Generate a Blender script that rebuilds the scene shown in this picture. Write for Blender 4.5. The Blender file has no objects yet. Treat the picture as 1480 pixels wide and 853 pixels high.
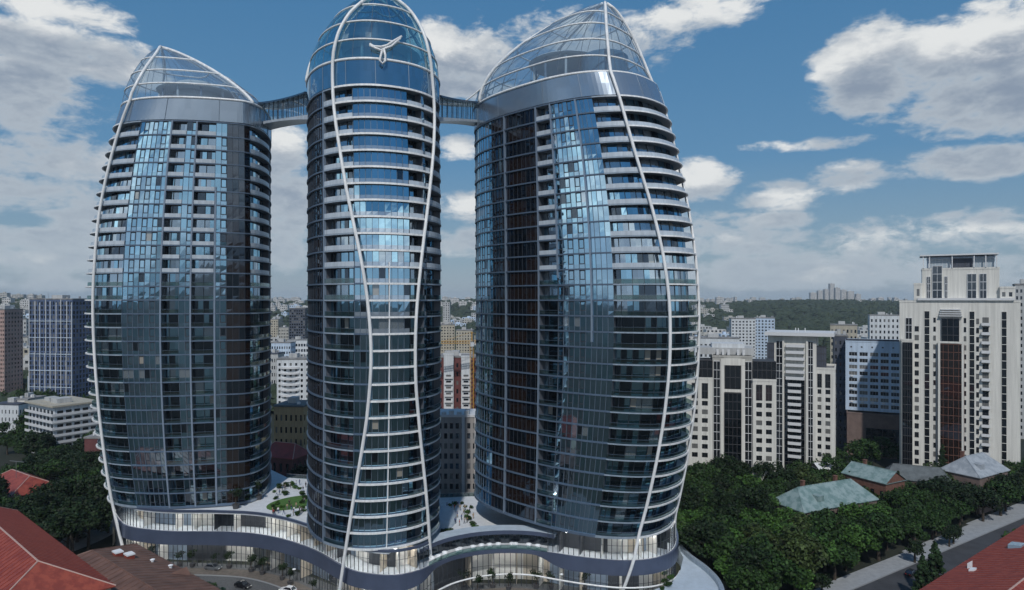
import bpy, bmesh, math, random
import numpy as np
from mathutils import Vector, Matrix

random.seed(7)
rng = np.random.default_rng(11)
C = bpy.context.scene.collection
R = math.radians
PI = math.pi

# ------------------------------------------------------------------ camera, sky, sun, exposure
FPX, CXP, HYP, EYE = 950.0, 740.0, 432.0, 70.0      # focal length in photo pixels, principal column, horizon row, eye height
sc = bpy.context.scene
cam = bpy.data.cameras.new('camera')
cam.sensor_width = 36.0
cam.lens = 36.0 * FPX / 1480.0
cam.shift_y = (HYP - 426.5) / 1480.0
cam.clip_start = 1.0
cam.clip_end = 40000.0
camo = bpy.data.objects.new('camera', cam)
camo.location = (0, 0, EYE)
camo.rotation_euler = (R(90), 0, 0)
C.objects.link(camo)
sc.camera = camo

SUN_EL, SUN_AZ = 47.0, 183.0          # azimuth measured from +Y (view direction) clockwise: behind the camera, a little to the left
sc.view_settings.view_transform = 'Standard'
sc.view_settings.look = 'None'
sc.view_settings.exposure = 0.0
sc.view_settings.gamma = 1.0
sc.view_settings.use_curve_mapping = False

sun = bpy.data.lights.new('sun', 'SUN')
sun.energy = 2.5
sun.angle = R(1.5)
sun.color = (1.0, 0.965, 0.92)
suno = bpy.data.objects.new('sun', sun)
C.objects.link(suno)
sd = Vector((math.sin(R(SUN_AZ)) * math.cos(R(SUN_EL)), math.cos(R(SUN_AZ)) * math.cos(R(SUN_EL)), math.sin(R(SUN_EL))))
suno.rotation_euler = sd.to_track_quat('Z', 'Y').to_euler()
suno.location = sd * 400


class NT:
    """small helper for node trees"""
    def __init__(s, tree):
        s.t = tree

    def n(s, typ, **kw):
        nd = s.t.nodes.new(typ)
        for k, v in kw.items():
            if k == 'ins':
                for i, val in v.items():
                    nd.inputs[i].default_value = val
            else:
                setattr(nd, k, v)
        return nd

    def l(s, a, b):
        s.t.links.new(a, b)

    def put(s, x, sock):
        if hasattr(x, 'is_output'):
            s.l(x, sock)
        else:
            sock.default_value = x

    def m(s, op, a, b=None, c=None, clamp=False):
        nd = s.n('ShaderNodeMath', operation=op, use_clamp=clamp)
        s.put(a, nd.inputs[0])
        if b is not None:
            s.put(b, nd.inputs[1])
        if c is not None:
            s.put(c, nd.inputs[2])
        return nd.outputs[0]

    def mix(s, f, a, b, blend='MIX'):
        nd = s.n('ShaderNodeMix', data_type='RGBA', blend_type=blend)
        s.put(f, nd.inputs[0])
        s.put(a, nd.inputs[6])
        s.put(b, nd.inputs[7])
        return nd.outputs[2]

    def ss(s, x, lo, hi):
        nd = s.n('ShaderNodeMapRange', interpolation_type='SMOOTHSTEP')
        s.put(x, nd.inputs[0])
        nd.inputs[1].default_value = lo
        nd.inputs[2].default_value = hi
        return nd.outputs[0]


def sky_world():
    w = bpy.data.worlds.new('World')
    sc.world = w
    w.use_nodes = True
    t = w.node_tree
    t.nodes.clear()
    N = NT(t)
    # cloud density group: direction -> density, built from cumulus positions in azimuth / elevation and fractal noise
    g = bpy.data.node_groups.new('cloud_density', 'ShaderNodeTree')
    g.interface.new_socket('Vector', in_out='INPUT', socket_type='NodeSocketVector')
    g.interface.new_socket('Density', in_out='OUTPUT', socket_type='NodeSocketFloat')
    G = NT(g)
    gi = g.nodes.new('NodeGroupInput')
    go = g.nodes.new('NodeGroupOutput')
    sep = G.n('ShaderNodeSeparateXYZ')
    G.l(gi.outputs[0], sep.inputs[0])
    az = G.m('ARCTAN2', sep.outputs[0], sep.outputs[1])
    el = G.m('ARCSINE', sep.outputs[2])
    # (px, py, half width, half height, strength) as seen from the lookout; turned into angles here
    cum = [(1400, 75, 190, 52, 1.0), (1255, 105, 78, 62, 1.0), (1460, 140, 150, 50, .9), (1395, 236, 95, 24, .72), (1130, 282, 66, 22, .75),
           (1215, 258, 55, 20, .5), (1010, 262, 60, 28, .75), (1125, 320, 45, 14, .55), (1340, 345, 170, 34, .6), (1130, 392, 200, 28, .8), (1390, 392, 160, 30, .7), (1060, 352, 110, 30, .5),
           (1010, 355, 80, 40, .35), (1460, 5, 70, 16, .5), (1150, 212, 70, 9, .35),
           (70, 70, 150, 34, .9), (170, 100, 80, 26, .75), (-20, 100, 140, 40, .7), (30, 160, 170, 40, .36), (80, 225, 160, 32, .5), (10, 290, 140, 30, .45), (60, 375, 120, 26, .6), (30, 345, 90, 22, .8),
           (110, 330, 60, 60, .5), (60, 408, 70, 14, .5), (675, 82, 75, 44, 1.0), (640, 60, 60, 30, .8), (655, 120, 90, 26, .7), (665, 215, 40, 16, .6),
           (405, 225, 45, 42, .8), (420, 290, 60, 60, .6), (410, 345, 50, 40, .55), (670, 300, 60, 20, .5), (670, 350, 60, 20, .6),
           (990, 20, 150, 26, .5), (820, 60, 130, 40, .38), (60, 10, 120, 18, .42)]
    acc = None
    for (px, py, hw, hh, amp) in cum:
        a0 = math.atan((px - CXP) / FPX)
        d0 = math.hypot(px - CXP, FPX)
        e0 = math.atan((HYP - py) / d0)
        sa = hw / FPX * math.cos(a0) ** 2
        se = hh / d0 * math.cos(e0) ** 2
        dx = G.m('MULTIPLY', G.m('SUBTRACT', az, a0), 1.0 / sa)
        dy = G.m('MULTIPLY', G.m('SUBTRACT', el, e0), 1.0 / se)
        r2 = G.m('ADD', G.m('MULTIPLY', dx, dx), G.m('MULTIPLY', dy, dy))
        f = G.m('MULTIPLY', G.m('SUBTRACT', 1.25, r2), amp)
        acc = f if acc is None else G.m('SMOOTH_MAX', acc, f, .25)
    # elsewhere (behind the lookout) broken cloud decks from low frequency noise
    mp = G.n('ShaderNodeMapping')
    mp.inputs['Scale'].default_value = (1, 1, 2.2)
    G.l(gi.outputs[0], mp.inputs[0])
    lo = G.n('ShaderNodeTexNoise', ins={'Scale': 2.1, 'Detail': 2.0})
    G.l(mp.outputs[0], lo.inputs['Vector'])
    # unseen thick bright banks low down, shaped for the facade reflections; broken patches higher
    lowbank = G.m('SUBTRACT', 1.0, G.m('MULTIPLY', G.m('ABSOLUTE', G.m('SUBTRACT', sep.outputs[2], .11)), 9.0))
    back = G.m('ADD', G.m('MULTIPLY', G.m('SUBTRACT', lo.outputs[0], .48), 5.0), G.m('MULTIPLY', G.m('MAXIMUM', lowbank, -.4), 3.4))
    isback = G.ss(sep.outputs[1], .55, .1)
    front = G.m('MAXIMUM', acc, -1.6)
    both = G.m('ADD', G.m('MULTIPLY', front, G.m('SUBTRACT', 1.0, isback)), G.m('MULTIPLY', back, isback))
    n1 = G.n('ShaderNodeTexNoise', ins={'Scale': 8.0, 'Detail': 7.0, 'Roughness': .6, 'Distortion': .25})
    G.l(mp.outputs[0], n1.inputs['Vector'])
    n2 = G.n('ShaderNodeTexNoise', ins={'Scale': 26.0, 'Detail': 6.0, 'Roughness': .62, 'Distortion': .3})
    G.l(mp.outputs[0], n2.inputs['Vector'])
    d = G.m('ADD', both, G.m('MULTIPLY', G.m('SUBTRACT', n1.outputs[0], .5), 2.9))
    d = G.m('ADD', d, G.m('MULTIPLY', G.m('SUBTRACT', n2.outputs[0], .5), 2.0))
    G.l(d, go.inputs[0])

    tc = N.n('ShaderNodeTexCoord')
    vec = tc.outputs['Generated']
    c1 = N.n('ShaderNodeGroup', node_tree=g)
    N.l(vec, c1.inputs[0])
    up = N.n('ShaderNodeVectorMath', operation='ADD')
    N.l(vec, up.inputs[0])
    up.inputs[1].default_value = (-.014, 0, .046)
    c2 = N.n('ShaderNodeGroup', node_tree=g)
    N.l(up.outputs[0], c2.inputs[0])
    cover = N.ss(c1.outputs[0], -.2, .62)
    slope = N.m('SUBTRACT', c1.outputs[0], c2.outputs[0])
    lit = N.ss(slope, .35, 2.3)
    thick = N.ss(c1.outputs[0], .15, 1.5)
    sky = N.n('ShaderNodeTexSky', sky_type='NISHITA', sun_disc=False, sun_elevation=R(SUN_EL), sun_rotation=R(SUN_AZ), air_density=1.3, dust_density=.7, ozone_density=2.0)
    skyn = N.mix(1.0, sky.outputs[0], (.10, .10, .10, 1), 'MULTIPLY')
    sepw = N.n('ShaderNodeSeparateXYZ')
    N.l(vec, sepw.inputs[0])
    hz = N.m('POWER', N.m('SUBTRACT', 1.0, N.m('ABSOLUTE', sepw.outputs[2]), clamp=True), 14.0)
    ramp = N.n('ShaderNodeValToRGB')
    els = ramp.color_ramp.elements
    els[0].position, els[0].color = 0.0, (.285, .37, .46, 1)
    els[1].position, els[1].color = 1.0, (.028, .09, .22, 1)
    for p_, c_ in ((.07, (.19, .31, .43, 1)), (.2, (.088, .235, .42, 1)), (.45, (.048, .18, .37, 1))):
        e_ = els.new(p_)
        e_.color = c_
    N.l(N.m('ABSOLUTE', sepw.outputs[2]), ramp.inputs[0])
    skyc = N.mix(.88, skyn, ramp.outputs[0])
    dark = N.mix(thick, (.48, .53, .58, 1), (.26, .315, .40, 1))
    dark = N.mix(N.m('MULTIPLY', hz, .9), dark, (.50, .565, .63, 1))
    ccol = N.mix(lit, dark, (.82, .83, .82, 1))
    # added gain on the unseen clouds behind the lookout, brightening facades and their reflections
    back_boost = N.ss(sepw.outputs[1], .2, -.6)
    gain = N.m('MULTIPLY_ADD', back_boost, .75, 1.0)
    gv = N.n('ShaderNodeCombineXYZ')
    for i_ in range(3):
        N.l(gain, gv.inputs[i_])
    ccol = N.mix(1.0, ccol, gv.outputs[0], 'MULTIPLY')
    lowfade = N.m('SUBTRACT', 1.0, N.m('MULTIPLY', hz, .40))
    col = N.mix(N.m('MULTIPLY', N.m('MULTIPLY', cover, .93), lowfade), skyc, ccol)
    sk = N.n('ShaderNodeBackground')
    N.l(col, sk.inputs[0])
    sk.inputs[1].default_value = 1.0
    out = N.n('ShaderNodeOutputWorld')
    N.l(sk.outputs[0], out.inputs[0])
    w.cycles.sampling_method = 'MANUAL'
    w.cycles.sample_map_resolution = 512


sky_world()

# ------------------------------------------------------------------ materials
MT = {}


def mat(name, col, rough=.6, metal=0.0, var=0.0, vscale=.5, bump=0.0, bscale=4.0, spec=.5, island=0.0, col2=None, emit=None, streak=False):
    """procedural principled material: noise-varied colour, optional bump and per-island variation"""
    m = bpy.data.materials.new(name)
    m.use_nodes = True
    N = NT(m.node_tree)
    p = m.node_tree.nodes['Principled BSDF']
    p.inputs['Roughness'].default_value = rough
    p.inputs['Metallic'].default_value = metal
    p.inputs['Specular IOR Level'].default_value = spec
    c = (*col, 1)
    sock = None
    if var or bump or col2:
        geo = N.n('ShaderNodeNewGeometry')
    if var or col2:
        nz = N.n('ShaderNodeTexNoise', ins={'Scale': vscale, 'Detail': 6.0, 'Roughness': .65})
        if streak:
            mp = N.n('ShaderNodeMapping')
            mp.inputs['Scale'].default_value = (2.2, 2.2, .10)
            N.l(geo.outputs['Position'], mp.inputs[0])
            N.l(mp.outputs[0], nz.inputs['Vector'])
        else:
            N.l(geo.outputs['Position'], nz.inputs['Vector'])
        if col2:
            sock = N.mix(N.ss(nz.outputs[0], .38, .62), c, (*col2, 1))
        else:
            lo = tuple(x * (1 - var) for x in col) + (1,)
            hi = tuple(min(1, x * (1 + var)) for x in col) + (1,)
            sock = N.mix(N.ss(nz.outputs[0], .3, .7), lo, hi)
    if island:
        g2 = N.n('ShaderNodeNewGeometry')
        f = N.m('MULTIPLY_ADD', g2.outputs['Random Per Island'], 2 * island, 1 - island)
        hsv = N.n('ShaderNodeHueSaturation')
        N.l(f, hsv.inputs['Value'])
        if sock is not None:
            N.l(sock, hsv.inputs['Color'])
        else:
            hsv.inputs['Color'].default_value = c
        sock = hsv.outputs[0]
    if sock is not None:
        N.l(sock, p.inputs['Base Color'])
    else:
        p.inputs['Base Color'].default_value = c
    if bump:
        bz = N.n('ShaderNodeTexNoise', ins={'Scale': bscale, 'Detail': 5.0})
        N.l(geo.outputs['Position'], bz.inputs['Vector'])
        b = N.n('ShaderNodeBump', ins={'Strength': bump, 'Distance': .05})
        N.l(bz.outputs[0], b.inputs['Height'])
        N.l(b.outputs[0], p.inputs['Normal'])
    if emit:
        p.inputs['Emission Color'].default_value = (*emit[0], 1)
        p.inputs['Emission Strength'].default_value = emit[1]
    MT[name] = m
    return m


def reflective(name, base, tint, face, edge=1.0, rough=.02, wob=.0, brough=.4):
    """coated facade glass: dark body colour under a tinted mirror coat that strengthens at grazing angles"""
    m = bpy.data.materials.new(name)
    m.use_nodes = True
    t = m.node_tree
    t.nodes.clear()
    N = NT(t)
    d = N.n('ShaderNodeBsdfDiffuse', ins={'Color': (*base, 1)})
    gl = N.n('ShaderNodeBsdfGlossy', ins={'Color': (*tint, 1), 'Roughness': rough})
    lw = N.n('ShaderNodeLayerWeight', ins={'Blend': .5})
    f = N.m('MULTIPLY_ADD', N.m('POWER', lw.outputs['Facing'], 3.0), edge - face, face)
    g = N.n('ShaderNodeNewGeometry')
    rp = N.m('MULTIPLY_ADD', g.outputs['Random Per Island'], .3, .85)
    f = N.m('MULTIPLY', f, rp, clamp=True)
    if wob:
        nz = N.n('ShaderNodeTexNoise', ins={'Scale': .45, 'Detail': 1.5})
        N.l(g.outputs['Position'], nz.inputs['Vector'])
        b = N.n('ShaderNodeBump', ins={'Strength': 1.0, 'Distance': wob})
        N.l(nz.outputs[0], b.inputs['Height'])
        N.l(b.outputs[0], gl.inputs['Normal'])
    mx = N.n('ShaderNodeMixShader')
    N.l(f, mx.inputs[0])
    N.l(d.outputs[0], mx.inputs[1])
    N.l(gl.outputs[0], mx.inputs[2])
    o = N.n('ShaderNodeOutputMaterial')
    N.l(mx.outputs[0], o.inputs[0])
    MT[name] = m
    return m


def clear(name, tint, refl, edge=.9, rough=.02, rtint=(.9, .95, 1.0), frost=0.0):
    """see-through glass sheet"""
    m = bpy.data.materials.new(name)
    m.use_nodes = True
    t = m.node_tree
    t.nodes.clear()
    N = NT(t)
    d = N.n('ShaderNodeBsdfTransparent', ins={'Color': (*tint, 1)})
    if frost:
        fr = N.n('ShaderNodeBsdfDiffuse', ins={'Color': (.62, .7, .76, 1)})
        tl = N.n('ShaderNodeBsdfTranslucent', ins={'Color': (.62, .7, .76, 1)})
        m0, d0 = N.n('ShaderNodeMixShader', ins={0: .5}), d
        N.l(fr.outputs[0], m0.inputs[1])
        N.l(tl.outputs[0], m0.inputs[2])
        d = N.n('ShaderNodeMixShader', ins={0: frost})
        N.l(d0.outputs[0], d.inputs[1])
        N.l(m0.outputs[0], d.inputs[2])
    gl = N.n('ShaderNodeBsdfGlossy', ins={'Color': (*rtint, 1), 'Roughness': rough})
    lw = N.n('ShaderNodeLayerWeight', ins={'Blend': .5})
    f = N.m('MULTIPLY_ADD', N.m('POWER', lw.outputs['Facing'], 3.0), edge - refl, refl)
    mx = N.n('ShaderNodeMixShader')
    N.l(f, mx.inputs[0])
    N.l(d.outputs[0], mx.inputs[1])
    N.l(gl.outputs[0], mx.inputs[2])
    o = N.n('ShaderNodeOutputMaterial')
    N.l(mx.outputs[0], o.inputs[0])
    MT[name] = m
    return m


reflective('tower_glass', (.002, .004, .007), (.48, .80, 1.0), .62, .97, .012, .004)
reflective('spandrel', (.24, .28, .32), (.66, .8, .94), .42, .95, .03, .003)
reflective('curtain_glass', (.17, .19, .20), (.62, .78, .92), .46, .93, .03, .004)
reflective('deep_glass', (.004, .005, .007), (.55, .72, .9), .13, .75, .02, .004)
reflective('brown_glass', (.016, .009, .006), (.6, .72, .85), .15, .75, .03, .004)
reflective('pale_glass', (.006, .009, .014), (.56, .82, 1.0), .60, .97, .04, .004)
reflective('house_glass', (.012, .014, .018), (.7, .8, .9), .12, .7, .05)
reflective('lit_glass', (.3, .28, .24), (.62, .78, .92), .2, .9, .03)
reflective('band_metal', (.15, .19, .24), (.75, .85, .95), .34, .7, .2)
reflective('blue_panel', (.03, .09, .17), (.6, .8, .95), .34, .9, .08)
clear('dome_glass', (.86, .93, .97), .10, .6, .03, frost=.16)
clear('bridge_glass', (.80, .9, .95), .12, .7, .05)
clear('cap_blue_glass', (.50, .76, .84), .40, .85, .03, (.75, .95, 1.0))
clear('clear_glass', (.92, .95, .97), .06, .7)
clear('green_glass', (.34, .48, .46), .13, .8, .04, (.8, .95, .95))
mat('slab_paint', (.085, .125, .185), .35, var=.08, vscale=.3)
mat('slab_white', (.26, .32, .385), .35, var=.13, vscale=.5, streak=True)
mat('bridge_dark', (.03, .05, .08), .25, .3)
mat('pavilion_glass', (.36, .43, .48), .2)
reflective('pale_pane', (.16, .16, .155), (.7, .8, .9), .12, .7, .05)
mat('soffit', (.3, .32, .34), .7)
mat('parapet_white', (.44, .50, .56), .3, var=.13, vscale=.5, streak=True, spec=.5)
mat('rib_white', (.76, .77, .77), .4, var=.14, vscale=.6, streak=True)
mat('mullion', (.05, .06, .075), .35, .4)
mat('pale_mullion', (.14, .18, .23), .35, .3)
mat('jamb', (.10, .11, .13), .5)
mat('fin_blue', (.22, .28, .36), .35, .3)
mat('podium_band', (.085, .108, .17), .32, .25, var=.1, vscale=.15)
mat('deck_grey', (.3, .32, .34), .8, var=.15, vscale=.4)
mat('terrace_pale', (.62, .65, .68), .7, var=.08, vscale=.6)
mat('ramp_pale', (.42, .5, .58), .7, var=.08, vscale=.6)
mat('core_blue', (.10, .2, .3), .4, .2, var=.1)
mat('core_pale', (.5, .56, .6), .9, spec=.1)
mat('interior_white', (.72, .7, .66), .6)
mat('interior_tan', (.52, .45, .36), .6)
mat('interior_dark', (.06, .065, .075), .5)
mat('interior_blue', (.22, .28, .36), .5)
mat('lamp_warm', (.9, .88, .8), .5, emit=((1.0, .96, .90), 24.0))
mat('lawn', (.06, .14, .025), .9, var=.3, vscale=1.5, bump=.6)
mat('asphalt', (.056, .059, .066), .85, col2=(.040, .042, .047), vscale=.18, bump=.25, bscale=8)
mat('sidewalk', (.30, .32, .34), .85, var=.12, vscale=.6)
mat('paving_brown', (.12, .105, .09), .85, var=.2, vscale=1.0)
mat('kerb', (.24, .25, .26), .85)
mat('cobble', (.085, .09, .095), .8, var=.3, vscale=2.5, bump=.6, bscale=5)
mat('line_white', (.7, .7, .7), .7)
mat('roof_red', (.31, .066, .04), .55, col2=(.21, .038, .026), vscale=.7, bump=.2, bscale=1.0)
mat('roof_red_dull', (.24, .035, .03), .6, var=.25, vscale=.4)
mat('roof_brown', (.15, .082, .062), .6, var=.25, vscale=.35)
mat('roof_green', (.13, .21, .205), .55, col2=(.25, .33, .33), vscale=.5)
mat('roof_grey', (.25, .28, .31), .6, col2=(.36, .39, .42), vscale=.5)
mat('roof_dull', (.10, .115, .12), .7, var=.25)
mat('roof_seam', (.25, .045, .027), .6)
mat('seam_pale', (.45, .3, .26), .6)
mat('flat_roof', (.22, .22, .22), .9, var=.3, vscale=.3)
mat('brick', (.15, .07, .05), .85, var=.25, vscale=1.2)
mat('brown_wall', (.16, .115, .10), .8, var=.15)
mat('cream', (.63, .62, .575), .75, var=.13, vscale=.5, streak=True)
mat('cream_dark', (.39, .385, .355), .75, var=.13, vscale=.5, streak=True)
mat('white_wall', (.56, .59, .61), .7, var=.13, vscale=.5, streak=True)
mat('grey_wall', (.30, .285, .275), .8, var=.13, vscale=.5, streak=True)
mat('grey_light', (.42, .43, .43), .8, var=.13, vscale=.5, streak=True)
mat('beige', (.40, .37, .30), .8, var=.13, vscale=.5, streak=True)
mat('ochre', (.36, .27, .15), .8, var=.13, vscale=.5, streak=True)
mat('pink_wall', (.38, .27, .24), .8, var=.13, vscale=.5, streak=True)
mat('red_wall', (.13, .045, .045), .8, var=.15)
mat('bluewhite', (.46, .56, .68), .7, var=.13, vscale=.5, streak=True)
mat('navy', (.075, .11, .20), .5, var=.15)
mat('slate', (.06, .07, .095), .6, var=.2)
mat('far_wall', (.5, .5, .49), .9, var=.1, island=.15)
mat('trim_white', (.62, .63, .64), .6)
mat('dark_trim', (.05, .05, .055), .6)
mat('bark', (.05, .038, .028), .9, var=.3, vscale=3)
mat('pot', (.06, .06, .065), .7)
mat('leaf_dark', (.010, .024, .006), .65, island=.55, var=.3, vscale=.35, spec=.25)
mat('leaf_mid', (.020, .048, .009), .65, island=.55, var=.3, vscale=.35, spec=.25)
mat('leaf_fresh', (.038, .090, .015), .65, island=.5, var=.3, vscale=.35, spec=.25)
mat('leaf_olive', (.042, .066, .018), .65, island=.5, var=.3, vscale=.35, spec=.25)
mat('leaf_blue', (.020, .052, .036), .6, island=.5, var=.2, spec=.25)
mat('leaf_conifer', (.018, .040, .014), .7, island=.6, var=.3, vscale=.6, spec=.2)
mat('forest', (.020, .034, .018), .9, col2=(.034, .052, .024), vscale=.02)
mat('ground_earth', (.020, .024, .015), .95, col2=(.010, .016, .007), vscale=.02)
mat('plaza_far', (.2, .2, .19), .9, var=.3, vscale=.05)
mat('tyre', (.012, .012, .012), .8)
mat('chrome', (.5, .5, .52), .25, .9)
mat('car_grey', (.22, .24, .26), .25, .6)
mat('car_black', (.012, .013, .016), .2, .2)
mat('car_white', (.7, .71, .72), .25)
mat('head_lamp', (.8, .8, .76), .2)
mat('tail_lamp', (.4, .02, .02), .3)
mat('skin', (.45, .27, .19), .6)
mat('hair', (.03, .02, .015), .7)
for nm, c in (('cloth_red', (.35, .03, .03)), ('cloth_black', (.015, .015, .02)), ('cloth_blue', (.05, .09, .22)), ('cloth_white', (.65, .65, .65)), ('cloth_grey', (.16, .16, .17)), ('cloth_tan', (.33, .24, .15))):
    mat(nm, c, .85)
mat('crane_yellow', (.45, .25, .04), .5)
mat('steel', (.3, .31, .33), .4, .6)
mat('skylight_glass', (.35, .5, .62), .15, .3)
mat('snow_white', (.8, .82, .84), .5)


# ------------------------------------------------------------------ mesh helpers
class MB:
    def __init__(s):
        s.v, s.f, s.m = [], [], []

    def add(s, verts, faces, mi=0):
        b = len(s.v)
        s.v += [tuple(map(float, p)) for p in verts]
        for f in faces:
            s.f.append(tuple(i + b for i in f))
            s.m.append(mi)

    def quad(s, a, b, c, d, mi=0):
        s.add((a, b, c, d), ((0, 1, 2, 3),), mi)

    def poly(s, pts, mi=0):
        s.add(pts, (tuple(range(len(pts))),), mi)

    def hexa(s, p, mi=0):
        """p: 4 bottom points then 4 top points"""
        s.add(p, ((3, 2, 1, 0), (4, 5, 6, 7), (0, 1, 5, 4), (1, 2, 6, 5), (2, 3, 7, 6), (3, 0, 4, 7)), mi)

    def box(s, x0, x1, y0, y1, z0, z1, mi=0):
        s.hexa([(x0, y0, z0), (x1, y0, z0), (x1, y1, z0), (x0, y1, z0), (x0, y0, z1), (x1, y0, z1), (x1, y1, z1), (x0, y1, z1)], mi)

    def bar(s, a, b, w, mi=0, up=(0, 0, 1), h=None):
        """square bar from a to b"""
        a, b = Vector(a), Vector(b)
        d = (b - a).normalized()
        u = Vector(up)
        if abs(d.dot(u)) > .95:
            u = Vector((1, 0, 0))
        x = d.cross(u).normalized()
        y = x.cross(d).normalized()
        x = x * w / 2
        y = y * (h or w) / 2
        s.hexa([a - x - y, a + x - y, b + x - y, b - x - y, a - x + y, a + x + y, b + x + y, b - x + y], mi)

    def tube(s, pts, r, n=8, mi=0, cap=True):
        pts = [Vector(p) for p in pts]
        rr = r if hasattr(r, '__len__') else [r] * len(pts)
        base = len(s.v)
        pu = None
        for i, p in enumerate(pts):
            d = (pts[min(i + 1, len(pts) - 1)] - pts[max(i - 1, 0)]).normalized()
            if pu is None:
                pu = Vector((0, 0, 1)) if abs(d.z) < .9 else Vector((1, 0, 0))
            x = d.cross(pu).normalized()
            y = x.cross(d).normalized()
            pu = y
            for k in range(n):
                a = 2 * PI * k / n
                s.v.append(tuple(p + (x * math.cos(a) + y * math.sin(a)) * rr[i]))
        for i in range(len(pts) - 1):
            for k in range(n):
                a = base + i * n + k
                b = base + i * n + (k + 1) % n
                s.f.append((a, b, b + n, a + n))
                s.m.append(mi)
        if cap:
            s.f.append(tuple(base + k for k in range(n))[::-1])
            s.f.append(tuple(base + (len(pts) - 1) * n + k for k in range(n)))
            s.m += [mi, mi]

    def cyl(s, x, y, z0, z1, r, n=12, mi=0, r1=None):
        s.tube([(x, y, z0), (x, y, z1)], [r, r if r1 is None else r1], n, mi)

    def prism(s, poly, z0, z1, mi=0, mtop=None, bottom=True):
        n = len(poly)
        b = [(x, y, z0) for x, y in poly]
        t = [(x, y, z1) for x, y in poly]
        for i in range(n):
            j = (i + 1) % n
            s.quad(b[i], b[j], t[j], t[i], mi)
        s.poly(t, mi if mtop is None else mtop)
        if bottom:
            s.poly(b[::-1], mi)

    def lathe(s, prof, n=20, mi=0, cx=0, cy=0, sx=1, sy=1):
        base = len(s.v)
        for r, z in prof:
            for k in range(n):
                a = 2 * PI * k / n
                s.v.append((cx + r * sx * math.cos(a), cy + r * sy * math.sin(a), z))
        for i in range(len(prof) - 1):
            for k in range(n):
                a = base + i * n + k
                b = base + i * n + (k + 1) % n
                s.f.append((a, b, b + n, a + n))
                s.m.append(mi)

    def build(s, name, mats, parent=None, origin=(0, 0, 0), smooth=False, loc=None, local=False):
        if isinstance(mats, str):
            mats = [mats]
        me = bpy.data.meshes.new(name)
        if parent is not None and not local:
            origin = parent.location
        o3 = np.array(origin)
        v = np.array(s.v) - o3
        me.from_pydata(v.tolist(), [], s.f)
        for k in mats:
            me.materials.append(MT[k])
        me.polygons.foreach_set('material_index', s.m)
        if smooth:
            me.polygons.foreach_set('use_smooth', [True] * len(me.polygons))
        me.update()
        o = bpy.data.objects.new(name, me)
        C.objects.link(o)
        if parent is not None:
            o.parent = parent
        elif any(origin):
            o.location = origin
        if loc is not None:
            o.location = loc
        return o


def tag(o, label=None, cat=None, group=None, kind=None):
    for k, v in (('label', label), ('category', cat), ('group', group), ('kind', kind)):
        if v:
            o[k] = v
    return o


def empty(name, loc, rz=0.0, label=None, cat=None, group=None):
    o = bpy.data.objects.new(name, None)
    o.empty_display_size = .5
    C.objects.link(o)
    o.location = loc
    o.rotation_euler = (0, 0, rz)
    return tag(o, label, cat, group)


KIDS = {}


def kids(o):
    return [c for c in bpy.data.objects if c.parent is o]


def copy_tree(o, parent=None, ch=None):
    c = o.copy()
    C.objects.link(c)
    if parent is not None:
        c.parent = parent
    for k in (ch if ch is not None else kids(o)):
        copy_tree(k, c)
    return c


def at(px, y, Z):
    """the point at depth Z that the lookout sees at photo column px and row y"""
    return Vector(((px - CXP) / FPX * Z, Z, EYE - (y - HYP) / FPX * Z))


def on_ground(px, y, z=0.0):
    Z = (EYE - z) * FPX / (y - HYP)
    return Vector(((px - CXP) / FPX * Z, Z, z))


def catmull(pts, step, closed=False):
    P = [np.array(p, float) for p in pts]
    n = len(P)
    out = []
    rng_ = range(n if closed else n - 1)
    for i in rng_:
        if closed:
            p0, p1, p2, p3 = P[(i - 1) % n], P[i], P[(i + 1) % n], P[(i + 2) % n]
        else:
            p0, p1, p2, p3 = P[max(i - 1, 0)], P[i], P[i + 1], P[min(i + 2, n - 1)]
        m = max(2, int(np.linalg.norm(p2 - p1) / (step * .25)))
        for k in range(m):
            t = k / m
            out.append(.5 * ((2 * p1) + (-p0 + p2) * t + (2 * p0 - 5 * p1 + 4 * p2 - p3) * t * t + (-p0 + 3 * p1 - 3 * p2 + p3) * t ** 3))
    if not closed:
        out.append(P[-1])
    out = np.array(out)
    q = np.vstack([out, out[:1]]) if closed else out
    L = np.concatenate([[0], np.cumsum(np.linalg.norm(np.diff(q, axis=0), axis=1))])
    m = max(2, int(round(L[-1] / step)))
    s = np.linspace(0, L[-1], m + 1)
    if closed:
        s = s[:-1]
    return np.stack([np.interp(s, L, q[:, i]) for i in range(q.shape[1])], 1)


def offset_line(P, o):
    """shift an open polyline in plan; positive moves to its right-hand side"""
    T = np.gradient(P, axis=0)
    T /= np.linalg.norm(T, axis=1)[:, None]
    return P + o * np.stack([T[:, 1], -T[:, 0]], 1)


# ------------------------------------------------------------------ the ground
def hill(x, y):
    r = math.hypot(x, y)
    az = math.atan2(x, y)
    k = max(0.0, min(1.0, (r - 1250) / 1300.0))
    k = k * k * (3 - 2 * k)
    h = 55 + 7 * math.sin(az * 7 + 1.2) + 5 * math.sin(az * 17 + .4) + 3 * math.sin(r / 300.0 + az * 9)
    if r > 3500:
        h += 6 * math.sin(az * 23) * min(1, (r - 3500) / 1500)
    far = max(0.0, min(1.0, (r - 4800) / 2600.0))
    return k * h * (1 - .55 * far)


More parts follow.
